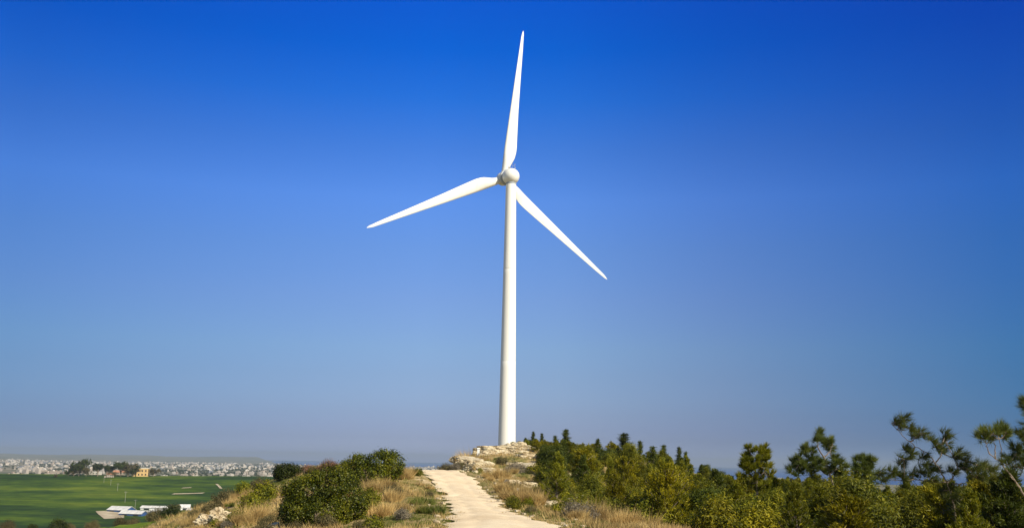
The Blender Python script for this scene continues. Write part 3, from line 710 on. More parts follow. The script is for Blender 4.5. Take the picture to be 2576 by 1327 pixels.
# ground cover: short grass nobody could count
def cover(name, ntuft, seed, mt, hgt, dry):
    y = 30 + (150 - 30) * rng.random(ntuft) ** 1.5; x = rng.uniform(-.50, .56, ntuft) * y
    a, b_ = path_lr(y); e = np.maximum(a - x, x - b_)
    nz = fbm(x * .22, y * .22, seed, 3)
    keep = (e > -.15) | (y > 112) | ((e > -.6) & (rng.random(ntuft) < .25)); edge = (e < 1.3)
    keep &= ((nz > .5) if dry else (nz < .56) | edge) if not dry else ((nz > .46) & ~(edge & (rng.random(ntuft) < .6)))
    x, y, e = x[keep], y[keep], e[keep]; z = H(x, y); m = 9
    sc_ = (rng.uniform(.5, 1.25, len(x)) * np.where(e < .6, .45, 1))
    P = np.repeat(np.column_stack([x, y, z - .03]), m, 0); P[:, :2] += rng.normal(size=(len(P), 2)) * .11
    D = np.column_stack([rng.normal(size=len(P)) * .35, rng.normal(size=len(P)) * .35, np.ones(len(P))])
    V, T = needles(P, D, 1.0, .035, .2)
    V = V.reshape(-1, 3, 3); V[:, 2] = V[:, 0] + (V[:, 2] - V[:, 0]) * (hgt * np.repeat(sc_, m))[:, None]
    return tag(mesh_np(name, V.reshape(-1, 3), T, mt), kind='stuff')
cover('dry_grass', 76000, 101, M_drygrass, .36, True)
cover('green_grass', 52000, 101, M_grass, .20, False)

# ------------------------------------------------------------------ rocks
def rock(name, size, seed, flat=1.0, sub=26):
    """weathered limestone block: rounded cube with ledges and cracks"""
    u = np.linspace(-1, 1, sub); V, Q = [], []
    for axn in range(3):
        for sg in (-1, 1):
            a, b = np.meshgrid(u, u); a, b = a.ravel(), b.ravel(); P = np.zeros((sub * sub, 3)); P[:, axn] = sg; P[:, (axn + 1) % 3] = a; P[:, (axn + 2) % 3] = b
            o0 = len(V) * sub * sub; i, j = np.meshgrid(np.arange(sub - 1), np.arange(sub - 1), indexing='ij')
            q = np.stack([i * sub + j, i * sub + j + 1, (i + 1) * sub + j + 1, (i + 1) * sub + j], -1).reshape(-1, 4)
            if sg < 0: q = q[:, ::-1]
            V.append(P); Q.append(q + o0)
    V = np.concatenate(V); Nn = V / np.linalg.norm(V, axis=1)[:, None]; V = V * .45 + Nn * .62
    out = []
    for p, nn_ in zip(V, Nn):
        q = Vector(p * 1.1 + seed * 3.17)
        d = .34 * mnoise.noise(q) + .20 * mnoise.noise(q * 2.3) + .10 * mnoise.noise(q * 5)
        c = mnoise.voronoi(q * 1.9)[0]; d -= .12 * max(0, .12 - (c[1] - c[0])) / .12
        zz = p[2] * 3.1 + mnoise.noise(q * .8); d += .035 * (abs((zz % 1) - .5) * 2 - .5) + .05 * mnoise.noise(q * 9)
        out.append(p + nn_ * d)
    out = np.array(out); out[:, 2] = np.minimum(out[:, 2], .82 + .05 * out[:, 0]); out = out * np.array(size) * .5; out[:, 2] *= flat
    return mesh_np(name, out, np.concatenate(Q), M_rock, smooth=False)
def zr(x, y): return ((1050 + x / 4.657) * .958, (1100 + y / 4.657) * .958)
rk = [(1200, 385, 118, (5.4, 3.2, 1.7), 'largest flat-topped limestone slab crowning the mound below the turbine'),
      (1375, 390, 118, (3.6, 2.4, 1.3), 'limestone block at the right end of the crowning slab'),
      (1050, 400, 116, (2.6, 2.0, 1.2), 'pale limestone block at the left end of the crowning slab'),
      (1150, 460, 112, (3.2, 2.0, 1.1), 'limestone ledge below the crowning slab'),
      (1440, 480, 112, (2.6, 1.8, .9), 'limestone block below the right end of the slab'),
      (1540, 430, 116, (2.6, 1.8, .8), 'overhanging limestone ledge beside the conifers'),
      (1590, 510, 108, (3.0, 1.8, 1.1), 'rounded limestone block against the dark thicket'),
      (1530, 570, 102, (2.4, 1.6, .9), 'tilted limestone slab beside the thicket edge'),
      (1650, 620, 96, (2.0, 1.5, .8), 'limestone block half hidden by the thicket'),
      (740, 480, 106, (1.8, 1.6, .8), 'limestone block at the left end of the mound skyline'),
      (850, 510, 102, (2.4, 1.8, 1.1), 'long limestone ledge on the left half of the mound'),
      (960, 540, 98, (2.4, 1.6, .9), 'limestone ledge in the middle of the mound'),
      (1040, 610, 92, (1.7, 1.3, .7), 'small limestone block above the right verge'),
      (880, 570, 97, (1.8, 1.3, .7), 'small limestone block under the long ledge'),
      (1560, 790, 80, (1.4, 1.0, .6), 'pale stone between the thicket and the marker'),
      (1830, 1010, 60, (1.0, .7, .45), 'pale stone in the shade under the thicket')]
for s_, (x, y, d, sz, lb) in enumerate(rk):
    X, Y = zr(x, y); P = U(X, Y, d); o = rock('limestone_rock', sz, s_ + 1)
    gz_ = Hs(P[0], P[1]); o.location = (P[0], P[1], float(np.clip(P[2], gz_ + (.2 if s_ < 2 else -.05), gz_ + .9)) - .12)
    o.rotation_euler = (rng.uniform(-.25, .2), rng.uniform(-.22, .22), rng.uniform(-.6, .6)); tag(o, lb, 'rock', 'limestone outcrop on the mound')
def zl(x, y): return ((480 + x / 4.155) * .958, (1150 + y / 4.155) * .958)
rk = [(280, 850, 60, (1.5, .9, .8), 'tilted pale boulder leftmost of those on the lower left slope'), (180, 880, 61, (.8, .6, .5), 'small pale boulder at the far left edge of the slope'),
      (390, 800, 61, (1.2, .9, .9), 'shadowed boulder with a dark hollow on the left slope'), (470, 830, 60, (.7, .6, .6), 'narrow upright stone beside the dark hollow'),
      (420, 900, 57, (1.4, .9, .6), 'rounded pale boulder below the dark hollow'), (530, 930, 55, (1.3, .9, .6), 'pale boulder touching the golden grass clump'),
      (240, 930, 58, (1.0, .8, .5), 'yellowish boulder lowest on the left slope'), (980, 890, 48, (.8, .6, .5), 'grey stone at the left foot of the largest bush'),
      (620, 860, 58, (.8, .6, .45), 'small stone above the golden grass clump')]
for s_, (x, y, d, sz, lb) in enumerate(rk):
    X, Y = zl(x, y); P = U(X, Y, d); o = rock('limestone_rock', sz, s_ + 31, sub=18)
    o.location = (P[0], P[1], Hs(P[0], P[1]) + sz[2] * .15); o.rotation_euler = (rng.uniform(-.4, .4), rng.uniform(-.4, .4), rng.uniform(0, 3)); tag(o, lb, 'rock', 'boulders on the left slope')
st = [rock('loose_stone', (.34, .26, .2), 60 + k, sub=8) for k in range(4)]; su = [False] * 4
for k in range(70):
    y = 40 + 62 * rng.random() ** 1.3; a, b_ = path_lr(y); left = rng.random() < .45
    x = a - abs(rng.normal()) * .8 + .15 if left else b_ + abs(rng.normal()) * 1.0 - .15
    o = put(int(rng.integers(4)), st, su, (x, y, Hs(x, y) + .04), rng.uniform(0, 6.28), rng.uniform(.3, 1.0))
    tag(o, 'fist-sized pale stone lying on the left edge of the gravel path' if left else 'fist-sized pale stone lying on the right edge of the gravel path', 'stone', 'loose stones along the left path edge' if left else 'loose stones along the right path edge')
for k in range(50):
    y = rng.uniform(78, 122); x = rng.uniform(-.062, .06) * y
    a, b_ = path_lr(y)
    if a - .5 < x < b_ + .5 and y < 112: continue
    o = put(int(rng.integers(4)), st, su, (x, y, Hs(x, y) + .06), rng.uniform(0, 6.28), rng.uniform(1.0, 3.2)); tag(o, 'small pale limestone rubble piece strewn over the mound', 'stone', 'rubble on the mound')

# markers beside the path
def marker(name, x, y, d, h, w, lb):
    P = U(x, y, d); g = Hs(P[0], P[1]); r = empty(name, (P[0], P[1], g)); mb = MB(); mb.box((0, 0, h / 2 - .1), (w / 2, w / 2 * .6, h / 2 + .1), taper=.85); mb.build('post', M_white, r)
    mb = MB(); mb.box((0, 0, h + w * .16), (w * .62, w * .45, w * .16), taper=.6); mb.build('cap', M_white, r); tag(r, lb, 'marker'); return r
marker('boundary_marker', 1302, 1246, 66, .62, .17, 'small white marker post rising from the golden grass beside the path')
marker('boundary_marker', 1203, 1136, 112, .95, .30, 'small white post on the skyline left of the crowning slab')
marker('boundary_marker', 1157, 1146, 106, .6, .22, 'tiny pale post at the left end of the mound skyline')

# ------------------------------------------------------------------ the wood on the right slope
SKY = np.array([(1275, 1112), (1295, 1098), (1330, 1098), (1360, 1108), (1400, 1108), (1430, 1098), (1460, 1112), (1500, 1116), (1540, 1112), (1575, 1106), (1610, 1122), (1660, 1126), (1700, 1142), (1760, 1158),
                (1800, 1178), (1850, 1192), (1900, 1200), (2000, 1196), (2100, 1192), (2200, 1196), (2300, 1210), (2400, 1215), (2480, 1185), (2575, 1185), (2700, 1180)])
def skyline(x): return np.interp(x, SKY[:, 0], SKY[:, 1])
tp = []
for k in range(3): tp.append((conifer('pine_tree', 4.0, 2.9, M_pine_olive, 15000, 1.2 + .18 * k), 4.0, 'olive green'))
for k in range(2): tp.append((conifer('pine_tree', 4.0, 2.5, M_pine_dark, 13000, 1.3 + .2 * k), 4.0, 'dark green'))
for k in range(2): tp.append((conifer('pine_tree', 3.2, 3.0, M_pine_yellow, 12000, 1.0 + .15 * k), 3.2, 'yellow-green'))
bt = bush('pine_tree', [((0, 0, 1.6), (1.0, 1.0, 1.2)), ((.6, .2, 1.0), (.9, .8, .9)), ((-.6, -.1, 1.1), (.8, .8, .9)), ((.1, 0, 2.5), (.6, .6, .7)), ((-.3, .2, .5), (1.0, .9, .5))], 13000, .16, .05, M_pine_olive, 8, .22, .45); tp.append((bt, 3.2, 'olive green'))
bt = bush('pine_tree', [((0, 0, 1.5), (1.1, 1.0, 1.1)), ((.6, .2, 2.1), (.6, .6, .7)), ((-.5, -.1, 1.9), (.6, .6, .8)), ((.1, 0, .5), (1.1, 1.0, .5))], 13000, .16, .05, M_pine_dark, 8, .22, .45); tp.append((bt, 2.9, 'dark green'))
TP = [t[0] for t in tp]; TU = [False] * len(tp)
# tall thin ones that stick out of the skyline
sp1 = conifer('cypress_tree', 5.0, 1.7, M_pine_dark, 9000, 1.7, .05, .18, .03)
spk = [(1425, 1076, 128, 1.0, 'tallest dark spiky conifer on the skyline right of the turbine'), (1340, 1082, 150, .8, 'thin dark spire just right of the turbine tower'), (1362, 1086, 148, .75, 'second thin dark spire from the turbine tower'),
       (1572, 1086, 135, 1.3, 'broad dark conifer peak at the middle of the wood skyline'), (1608, 1105, 130, .8, 'narrow dark conifer right of the broad peak'), (1640, 1118, 120, 1.1, 'conifer with pointed top where the skyline begins to fall'),
       (1670, 1115, 126, .8, 'slender conifer on the falling skyline'), (1706, 1120, 124, .7, 'hooked thin conifer tip on the falling skyline'), (1725, 1132, 122, .7, 'small conifer tip above the right end of the thicket'), (1505, 1100, 130, .8, 'small pointed conifer between the two tallest peaks'), (1395, 1092, 140, .8, 'small pointed conifer left of the tallest peak')]
first = True
for x, y, d, wf, lb in spk:
    P = U(x, y, d); g = Hs(P[0], P[1]); h = P[2] - g; s = h / 5.0
    loc = (P[0], P[1], g - .1); S = (s * wf * 2.0, s * wf * 2.0, s)
    if first: o = sp1; o.location = loc; o.scale = S; first = False
    else: o = copy_tree(sp1, loc, rng.uniform(0, 6.28), S)
    tag(o, lb, 'conifer', 'spiky conifers on the wood skyline')
ZON = [(lambda x, y: y > 105, 'far back of the wood near the skyline'), (lambda x, y: x < 1480, 'edge of the wood nearest the gravel path'), (lambda x, y: x < 1850, 'middle of the wood on the right slope'), (lambda x, y: True, 'dense foreground wood towards the right edge')]
pts = []; tries = 0
for x_, d_ in [(1288, 142), (1306, 138), (1325, 133), (1345, 128), (1362, 122), (1382, 117), (1402, 112), (1338, 143), (1372, 132), (1400, 126), (1420, 120), (1392, 104), (1400, 96), (1388, 88), (1440, 134), (1465, 126), (1392, 80), (1402, 72), (1350, 112), (1368, 107), (1430, 108), (1460, 112), (1480, 125), (1520, 130), (1415, 140), (1450, 150), (1500, 150), (1540, 145), (1330, 150)]:
    P = U(x_, 1150, d_); g = Hs(P[0], P[1]); q_ = proj([P[0], P[1], g])[0]; hm = (q_[1] - skyline(x_)) * mpd(d_)
    if hm > .8: pts.append((P[0], P[1], g, min(hm * rng.uniform(.8, 1.05), 3.4), x_, q_[1]))
while len(pts) < 285 and tries < 60000:
    tries += 1; y = (28 + 30 * rng.random() if tries % 4 == 0 else 55 + 105 * rng.random()); x = rng.uniform(-.01, .60) * y
    g = None
    if any((x - q[0]) ** 2 + (y - q[1]) ** 2 < (.0165 * y + (.25 if y < 60 else 0)) ** 2 for q in pts): continue
    g = Hs(x, y); sx, sy = proj([x, y, g])[0]
    if sx > 2700: continue
    lim = np.interp(y, [40, 57, 63, 85, 95, 110, 122, 130, 155], [1900, 1440, 1385, 1375, 1375, 1375, 1325, 1292, 1286])
    if y < 57: lim = np.interp(y, [28, 40, 50, 57], [2150, 1880, 1660, 1480])
    if sx < lim: continue
    hmax = (sy - skyline(sx)) * mpd(y)
    if hmax < 1.1: continue
    h = min(hmax * rng.uniform(.78, 1.05), rng.uniform(1.8, 3.6) if y < 105 else rng.uniform(3.2, 5.5))
    pts.append((x, y, g, h, sx, sy))
for x, y, g, h, sx, sy in pts:
    pr_ = [.18, .17, .16, .06, .06, .10, .09, .13, .05]
    k = rng.choice(len(tp), p=pr_); hh = tp[k][1]; s = h / hh; wv = rng.uniform(.9, 1.3) * (1.3 if h < 2.2 else 1)
    o = put(k, TP, TU, (x, y, g - .12), rng.uniform(0, 6.28), (s * wv, s * wv, s))
    z = [q[1] for q in ZON if q[0](sx, y)][0]
    tag(o, f'{tp[k][2]} young pine in the {z}', 'tree', f'{tp[k][2]} pines in the {z}')

# shrubs that close the gaps under the young pines
us = [bush('undergrowth_shrub', [((0, 0, .5), (.8, .75, .5)), ((.5, .2, .4), (.6, .6, .4)), ((-.5, -.1, .45), (.6, .6, .45)), ((.1, 0, .95), (.4, .4, .35))], 7000, .12, .045, m_, 8, .16, .4) for m_ in (M_pine_olive, M_pine_yellow, M_bush)]; uu = [False] * 3
cnt = tries = 0
while cnt < 230 and tries < 20000:
    tries += 1; y = (27 + 35 * rng.random() if tries % 2 else 50 + 100 * rng.random()); x = rng.uniform(-.01, .58) * y; g = Hs(x, y); sx, sy = proj([x, y, g])[0]
    lim = np.interp(y, [28, 40, 50, 57, 63, 85, 110, 122, 130, 150], [2050, 1800, 1560, 1400, 1350, 1345, 1345, 1310, 1290, 1290])
    if sx < lim or sx > 2700 or (sy - skyline(sx)) * mpd(y) < .9: continue
    k = int(rng.choice(3, p=[.5, .3, .2])); o = put(k, us, uu, (x, y, g - .1), rng.uniform(0, 6.28), rng.uniform(.7, 1.35)); cnt += 1
    z = [q[1] for q in ZON if q[0](sx, y)][0]; kk = ['olive', 'yellowish', 'deep green'][k]
    tag(o, f'{kk} shrub among the pines in the {z}', 'shrub', f'{kk} shrubs in the {z}')

# pines with open limbs and visible needle tufts
def tuft_pine(name, d, foot, limbs, tufts, conv, lb, wind=(.5, 0, .25), per=330, L=.26, Wd=.012, mt=None, bend=1.0):
    """limbs: polylines, tufts: (x, y, r), both in photo positions given a real distance d and spread in depth"""
    kz = conv(1, 0)[0] - conv(0, 0)[0]
    fp = U(*conv(*foot), d); g = Hs(fp[0], fp[1]); root = empty(name, (fp[0], fp[1], g)); R0 = np.array([fp[0], fp[1], g])
    mb = MB(); ends = []
    for li, pl in enumerate(limbs):
        dy = rng.uniform(-.35, .35) if li else 0
        q = np.array([U(*conv(x, y), d + dy * i / max(1, len(pl) - 1)) for i, (x, y) in enumerate(pl)]) - R0
        t = np.linspace(0, 1, len(q)); tt = np.linspace(0, 1, len(q) * 4)
        q = np.column_stack([np.interp(tt, t, q[:, c]) for c in range(3)]); q[1:-1] += rng.normal(size=(len(q) - 2, 3)) * .012 * bend
        r0 = (.034 if li == 0 else .021) * d / 30; mb.tube(q, np.linspace(r0, r0 * .35, len(q)), 6); ends.append(q)
    allp = np.concatenate(ends); P, D = [], []
    for x, y, r in tufts:
        rm = r * 1.3 * kz * mpd(d); c = U(*conv(x, y), d + rng.uniform(-.4, .4)) - R0
        k = np.argmin(((allp - c) ** 2).sum(1)); a = allp[k]
        if np.linalg.norm(a - c) > .03:
            t = np.linspace(0, 1, 6)[:, None]; mb.tube(a + (c - a) * t + np.sin(t * 3.14) * np.array([0, 0, -.04]), np.linspace(.016, .006, 6) * d / 30, 5)
        for s_ in range(9):        # sprays inside the tuft, each a short twig with needles around it
            e = c + sph(1)[0] * rm * rng.uniform(.25, 1.15) * np.array([1, 1, .8]); mb.tube([c, (c + e) / 2 + [0, 0, -.01], e], [.008, .006, .004], 4, cap=False)
            m = per // 9; tt = rng.uniform(.35, 1.0, m)[:, None]; dirn = (e - c) / (np.linalg.norm(e - c) + 1e-6)
            P.append(c + (e - c) * tt); D.append(np.tile(dirn * .5 + np.array(wind), (m, 1)) + rng.normal(size=(m, 3)) * .34)
    mb.build('trunk', M_bark, root); V, T = needles(np.concatenate(P), np.concatenate(D), L * d / 30, Wd * d / 30, .1)
    mesh_np('crown', V, T, mt or M_needle, root); return tag(root, lb, 'tree')
def z6(x, y): return ((2188 + x / 3.738) * .958, (1030 + y / 3.738) * .958)
def z5(x, y): return ((1800 + x / 3.962) * .958, (1050 + y / 3.962) * .958)
tuft_pine('pine_tree', 30, (1240, 1400), [[(1240, 1400), (1200, 1200), (1165, 1040), (1115, 870)], [(1115, 870), (1050, 760), (1000, 690), (930, 600), (800, 520), (690, 430), (570, 295)],
    [(1115, 870), (1000, 880), (860, 850), (640, 850), (480, 820)], [(1115, 880), (1200, 800), (1215, 700), (1190, 640)], [(1165, 890), (1270, 890), (1320, 990), (1240, 1050)], [(1000, 690), (1060, 600), (1070, 480)], [(1200, 800), (1270, 720), (1320, 660)]],
    [(690, 250, 62), (640, 310, 45), (740, 350, 50), (600, 300, 30), (850, 390, 62), (800, 440, 40), (1090, 420, 55), (1110, 490, 55), (1050, 560, 60), (970, 470, 40), (1000, 530, 50), (720, 570, 50), (760, 600, 45), (690, 650, 55), (660, 700, 40), (1230, 600, 60), (1190, 620, 35), (1310, 670, 48), (880, 620, 45), (900, 700, 45), (860, 780, 50),
     (780, 800, 48), (570, 780, 45), (600, 800, 40), (450, 780, 48), (680, 830, 40), (960, 840, 50), (1010, 760, 55), (1160, 780, 38), (1390, 760, 60), (1440, 720, 55), (1500, 740, 60), (1560, 750, 55), (1400, 820, 60), (1480, 820, 60), (500, 850, 50), (1160, 940, 60), (1210, 1030, 65), (1090, 950, 60), (1240, 980, 60), (1180, 1120, 70), (1120, 1040, 65), (1240, 1150, 65), (1250, 740, 45), (950, 770, 45), (1300, 760, 50)],
    z6, 'windswept pine with bare pale limbs and feathery needle tufts near the right edge')
tuft_pine('pine_tree', 29, (1950, 1150), [[(1950, 1150), (1830, 920), (1640, 680), (1520, 585)], [(1535, 600), (1510, 540), (1490, 480)], [(1590, 640), (1585, 540), (1570, 440)], [(1650, 690), (1645, 580), (1625, 450)], [(1830, 930), (1760, 840), (1730, 820)]],
    [(1600, 360, 55), (1560, 400, 50), (1500, 400, 55), (1460, 440, 45), (1640, 340, 50), (1690, 390, 50), (1720, 420, 35), (1530, 460, 40), (1450, 400, 35), (1660, 430, 40)], z6, 'pine with three bare upright stems under a flat needle tuft, beside the windswept one', (.1, 0, .6))
tuft_pine('pine_tree', 27, (2010, 1100), [[(2010, 1100), (1960, 700), (1920, 400), (1885, 90)], [(1930, 480), (1860, 420), (1800, 380)], [(1950, 640), (1860, 580), (1790, 590)]],
    [(1880, 95, 38), (1900, 150, 40), (1830, 395, 35), (1865, 420, 45), (1880, 500, 60), (1850, 560, 50), (1780, 540, 35), (1900, 620, 70), (1830, 640, 60), (1740, 640, 60), (1700, 700, 70), (1780, 720, 70), (1860, 720, 70), (1920, 300, 60), (1930, 220, 50)], z6, 'pine cut off by the right edge of the picture', (-.2, 0, .5))
tuft_pine('pine_tree', 44, (1560, 1000), [[(1560, 1000), (1500, 760), (1440, 590), (1370, 490), (1370, 380)], [(1480, 700), (1380, 640), (1250, 560)], [(1440, 590), (1500, 530), (1530, 450)], [(1500, 760), (1580, 700), (1620, 660)], [(1480, 700), (1300, 700), (1180, 660)]],
    [(1390, 350, 42), (1365, 400, 40), (1420, 420, 48), (1450, 450, 40), (1520, 440, 42), (1500, 500, 40), (1250, 500, 48), (1220, 520, 40), (1310, 530, 45), (1180, 600, 55), (1220, 640, 60), (1150, 660, 55), (1270, 620, 55), (1590, 640, 55), (1620, 680, 55), (1560, 690, 45), (1400, 650, 50), (1350, 690, 55), (1450, 660, 45), (1130, 690, 50), (1250, 690, 60), (1180, 740, 65), (1300, 750, 65), (1420, 740, 60), (1530, 740, 60), (1620, 740, 60), (1100, 750, 55), (1330, 610, 40), (1540, 600, 40)],
    z5, 'open-topped pine with a forked pale limb, tallest in the middle of the right half', (.15, 0, .45), 430, .2, .014)
tuft_pine('pine_tree', 48, (740, 1000), [[(740, 1000), (740, 800), (700, 640), (660, 500)], [(740, 800), (790, 650), (800, 520)], [(740, 800), (850, 720)]],
    [(660, 500, 38), (650, 560, 42), (630, 620, 45), (660, 660, 50), (740, 520, 45), (800, 510, 50), (840, 540, 42), (790, 580, 50), (840, 620, 45), (760, 650, 50), (700, 700, 55), (800, 690, 55), (870, 690, 45), (640, 710, 45), (620, 780, 60), (700, 790, 65), (790, 780, 65), (870, 790, 60), (660, 860, 65), (760, 870, 65), (840, 870, 60), (620, 690, 40), (720, 620, 40)],
    z5, 'compact twin-topped pine standing clear against the sea', (0, 0, .6), 520, .17, .018, M_pine_olive)
tuft_pine('pine_tree', 42, (1860, 1000), [[(1860, 1000), (1860, 800), (1830, 620)], [(1860, 800), (1920, 640)]],
    [(1790, 620, 45), (1840, 620, 45), (1880, 640, 45), (1930, 620, 32), (1780, 680, 50), (1840, 690, 60), (1900, 700, 50), (1800, 740, 55), (1880, 750, 60), (1760, 800, 60), (1840, 820, 60), (1930, 800, 60)], z5, 'small round-topped pine between the open-topped and the windswept pines', (.1, 0, .5), 430, .2, .015)

# shrubs at the bottom left, at the foot of the slope
fs = bush('field_shrub', [((0, 0, 1.2), (1.2, 1.1, 1.1)), ((.8, .2, .8), (.9, .8, .8)), ((-.7, 0, .8), (.8, .8, .7))], 5000, .22, .09, M_bush_dark, 8, .3, .4)
fs2 = bush('field_shrub', [((0, 0, .9), (1.0, 1.0, .8)), ((.6, .2, .6), (.7, .7, .6))], 3500, .22, .05, M_scrub, 10, .25, .3)
fu = [False, False]
for x, y, d, k, s, lb in [(148, 1327, 172, 0, 1.15, 'darkest rounded shrub at the bottom left corner'), (18, 1327, 185, 1, 1.2, 'brown shrub in the extreme bottom left corner'), (82, 1327, 180, 0, .6, 'tiny dark shrub right of the corner shrub'),
        (232, 1322, 170, 1, 1.1, 'brown shrub on the bright meadow strip, left'), (305, 1316, 165, 1, 1.1, 'brown shrub on the bright meadow below the barns'), (335, 1312, 160, 1, .9, 'small brown shrub right of that on the bright meadow'),
        (390, 1308, 155, 1, 1.3, 'brown shrub where the meadow meets the rocky slope'), (430, 1306, 150, 0, 1.1, 'green shrub at the right end of the bright meadow'), (177, 1308, 190, 1, .8, 'lone small brown shrub at the far edge of the meadow')]:
    P = U(x, y, d); o = put(k, [fs, fs2], fu, (P[0], P[1], Hs(P[0], P[1]) - .1), rng.uniform(0, 6), s); tag(o, lb, 'shrub')

# ------------------------------------------------------------------ farm in the field
def barn(x, y, L_, W_, hw, hr, rot, lb, wall, arch=False, doors=2):
    P = gxy(x, y); r = empty('barn', (P[0], P[1], P[2] - .3), rot); hw *= .7; hr *= 1.3; mb = MB(); mb.box((0, 0, hw / 2), (L_ / 2, W_ / 2, hw / 2))
    mb.add([(-L_ / 2, -W_ / 2, hw), (-L_ / 2, W_ / 2, hw), (-L_ / 2, 0, hw + hr - .05)], T=[[0, 2, 1]]); mb.add([(L_ / 2, -W_ / 2, hw), (L_ / 2, W_ / 2, hw), (L_ / 2, 0, hw + hr - .05)], T=[[0, 1, 2]])
    mb.build('wall', wall, r)
    mb = MB(); mb.box((-L_ / 2 - .06, 0, hw * .5), (.05, W_ / 2 - .1, hw * .5 - .05)); mb.add([(-L_ / 2 - .1, -W_ / 2, hw), (-L_ / 2 - .1, W_ / 2, hw), (-L_ / 2 - .1, 0, hw + hr - .05)], T=[[0, 2, 1]]); mb.build('gable_cladding', wall, r)
    mb = MB(); e = .6; k = 9 if arch else 3; u = np.linspace(-1, 1, k)
    zz = hw + hr * (1 - u ** 2 if arch else 1 - np.abs(u)); yy = u * (W_ / 2 + e)
    V = [(sx * (L_ / 2 + e), yy[i], zz[i] + dz) for dz in (.0, .25) for sx in (-1, 1) for i in range(k)]
    Q = []
    for i in range(k - 1): Q += [[i, i + 1, k + i + 1, k + i], [2 * k + i, 3 * k + i, 3 * k + i + 1, 2 * k + i + 1], [i, 2 * k + i, 2 * k + i + 1, i + 1], [k + i, k + i + 1, 3 * k + i + 1, 3 * k + i]]
    Q += [[0, k, 3 * k, 2 * k], [k - 1, 3 * k - 1, 4 * k - 1, 2 * k - 1]]
    mb.add(V, Q); mb.build('roof', M_shed, r)
    for q in range(doors):
        mb = MB(); mb.box((-L_ / 2 + L_ * (q + .5) / doors, -W_ / 2 - .03, hw * .4), (L_ / doors * .22, .06, hw * .4)); mb.build('door', M_dark, r)
    r.scale = (.86, .86, .86); return tag(r, lb, 'barn', 'white-roofed farm sheds')
barn(305, 1287, 24, 15, 4.5, 2.8, R_(-18), 'largest white-roofed shed with blue walls at the left of the farm', M_blue)
barn(335, 1296, 25, 12, 4.2, 2.4, R_(-12), 'white-roofed shed with blue end wall nearest the meadow', M_blue)
barn(388, 1281, 27, 9, 4.0, 1.6, R_(-4), 'long low white shed at the back right of the farm', M_white)
barn(400, 1289, 15, 8, 3.6, 1.6, R_(-12), 'small white shed in front of the long low one', M_blue)
barn(366, 1290, 10, 7, 3.2, 1.0, R_(-5), 'tiny shed with blue walls in the middle of the farm', M_blue, doors=1)
barn(465, 1281, 10, 8, 4.6, 2.4, R_(15), 'white shed right of the round dark tree', M_white, doors=1)
barn(482, 1285, 9, 6, 3.0, 1.2, R_(-10), 'lowest white shed at the right end of the farm', M_white, doors=1)

def far_tree(name, h, w, mt, nblob, count=5200, flat=.5, tall=.45):
    bl = [((rng.normal() * w * .22, rng.normal() * w * .22, h * rng.uniform(tall, .85)), (w * rng.uniform(.2, .32), w * rng.uniform(.2, .32), h * rng.uniform(.12, .22) * flat * 2)) for _ in range(nblob)]
    root = empty(name, (0, 0, 0)); mb = MB(); tpp = trunk(mb, h * .7, h * .03 + .1)
    for b in bl:
        c = np.array(b[0]); s0 = np.array([0, 0, h * .3]); mb.tube([s0, (s0 + c) / 2 + [0, 0, -.3], c], [h * .02, h * .013, h * .006], 5)
    mb.build('trunk', M_bark, root); V, Q = blob_crown(bl, count, h * .055, h * .035, h * .05, .4); mesh_np('crown', V, Q, mt, root); return root
FT = [far_tree('field_tree', 14, 14, M_bush_dark, 9, flat=.7), far_tree('field_tree', 14, 13, M_bush_dark, 7, flat=.5, tall=.6), far_tree('field_tree', 12, 15, M_scrub, 9, flat=.8, tall=.3)]
FU = [False] * 3
for x, y, d, k, s, lb in [(172, 1183, 1270, 0, .55, 'small dark tree left of the tallest one on the field crest'), (200, 1183, 1275, 0, 1.25, 'tallest dark tree on the crest of the green field'), (186, 1184, 1272, 2, .7, 'low dark tree under the tallest one on the crest'), (218, 1184, 1272, 2, .75, 'low dark tree right of the tallest one on the crest'),
        (246, 1185, 1275, 1, .95, 'flat-topped tree second from the left on the crest'), (268, 1185, 1275, 1, .85, 'flat-topped tree leaning right on the crest'), (304, 1186, 1278, 1, 1.1, 'tree with a high flat crown left of the sandstone house'), (322, 1188, 1276, 2, 1.1, 'wide brown tree touching the sandstone house'),
        (336, 1187, 1278, 0, .8, 'dark tree directly left of the sandstone house'), (386, 1187, 1282, 2, .7, 'tree directly right of the sandstone house'), (140, 1192, 1240, 2, .3, 'lone bush in the left part of the green field'), (285, 1192, 1262, 2, .5, 'dark shrub below the crest trees'), (435, 1290, 0, 2, .55, 'round dark tree between the white farm sheds')]:
    if d: P = U(x, y, d)
    else: P = gxy(x, y)
    o = put(k, FT, FU, (P[0], P[1], Hs(P[0], P[1]) - .4), rng.uniform(0, 6), (s * 1.3, s * 1.2, s * 1.2)); tag(o, lb, 'tree')

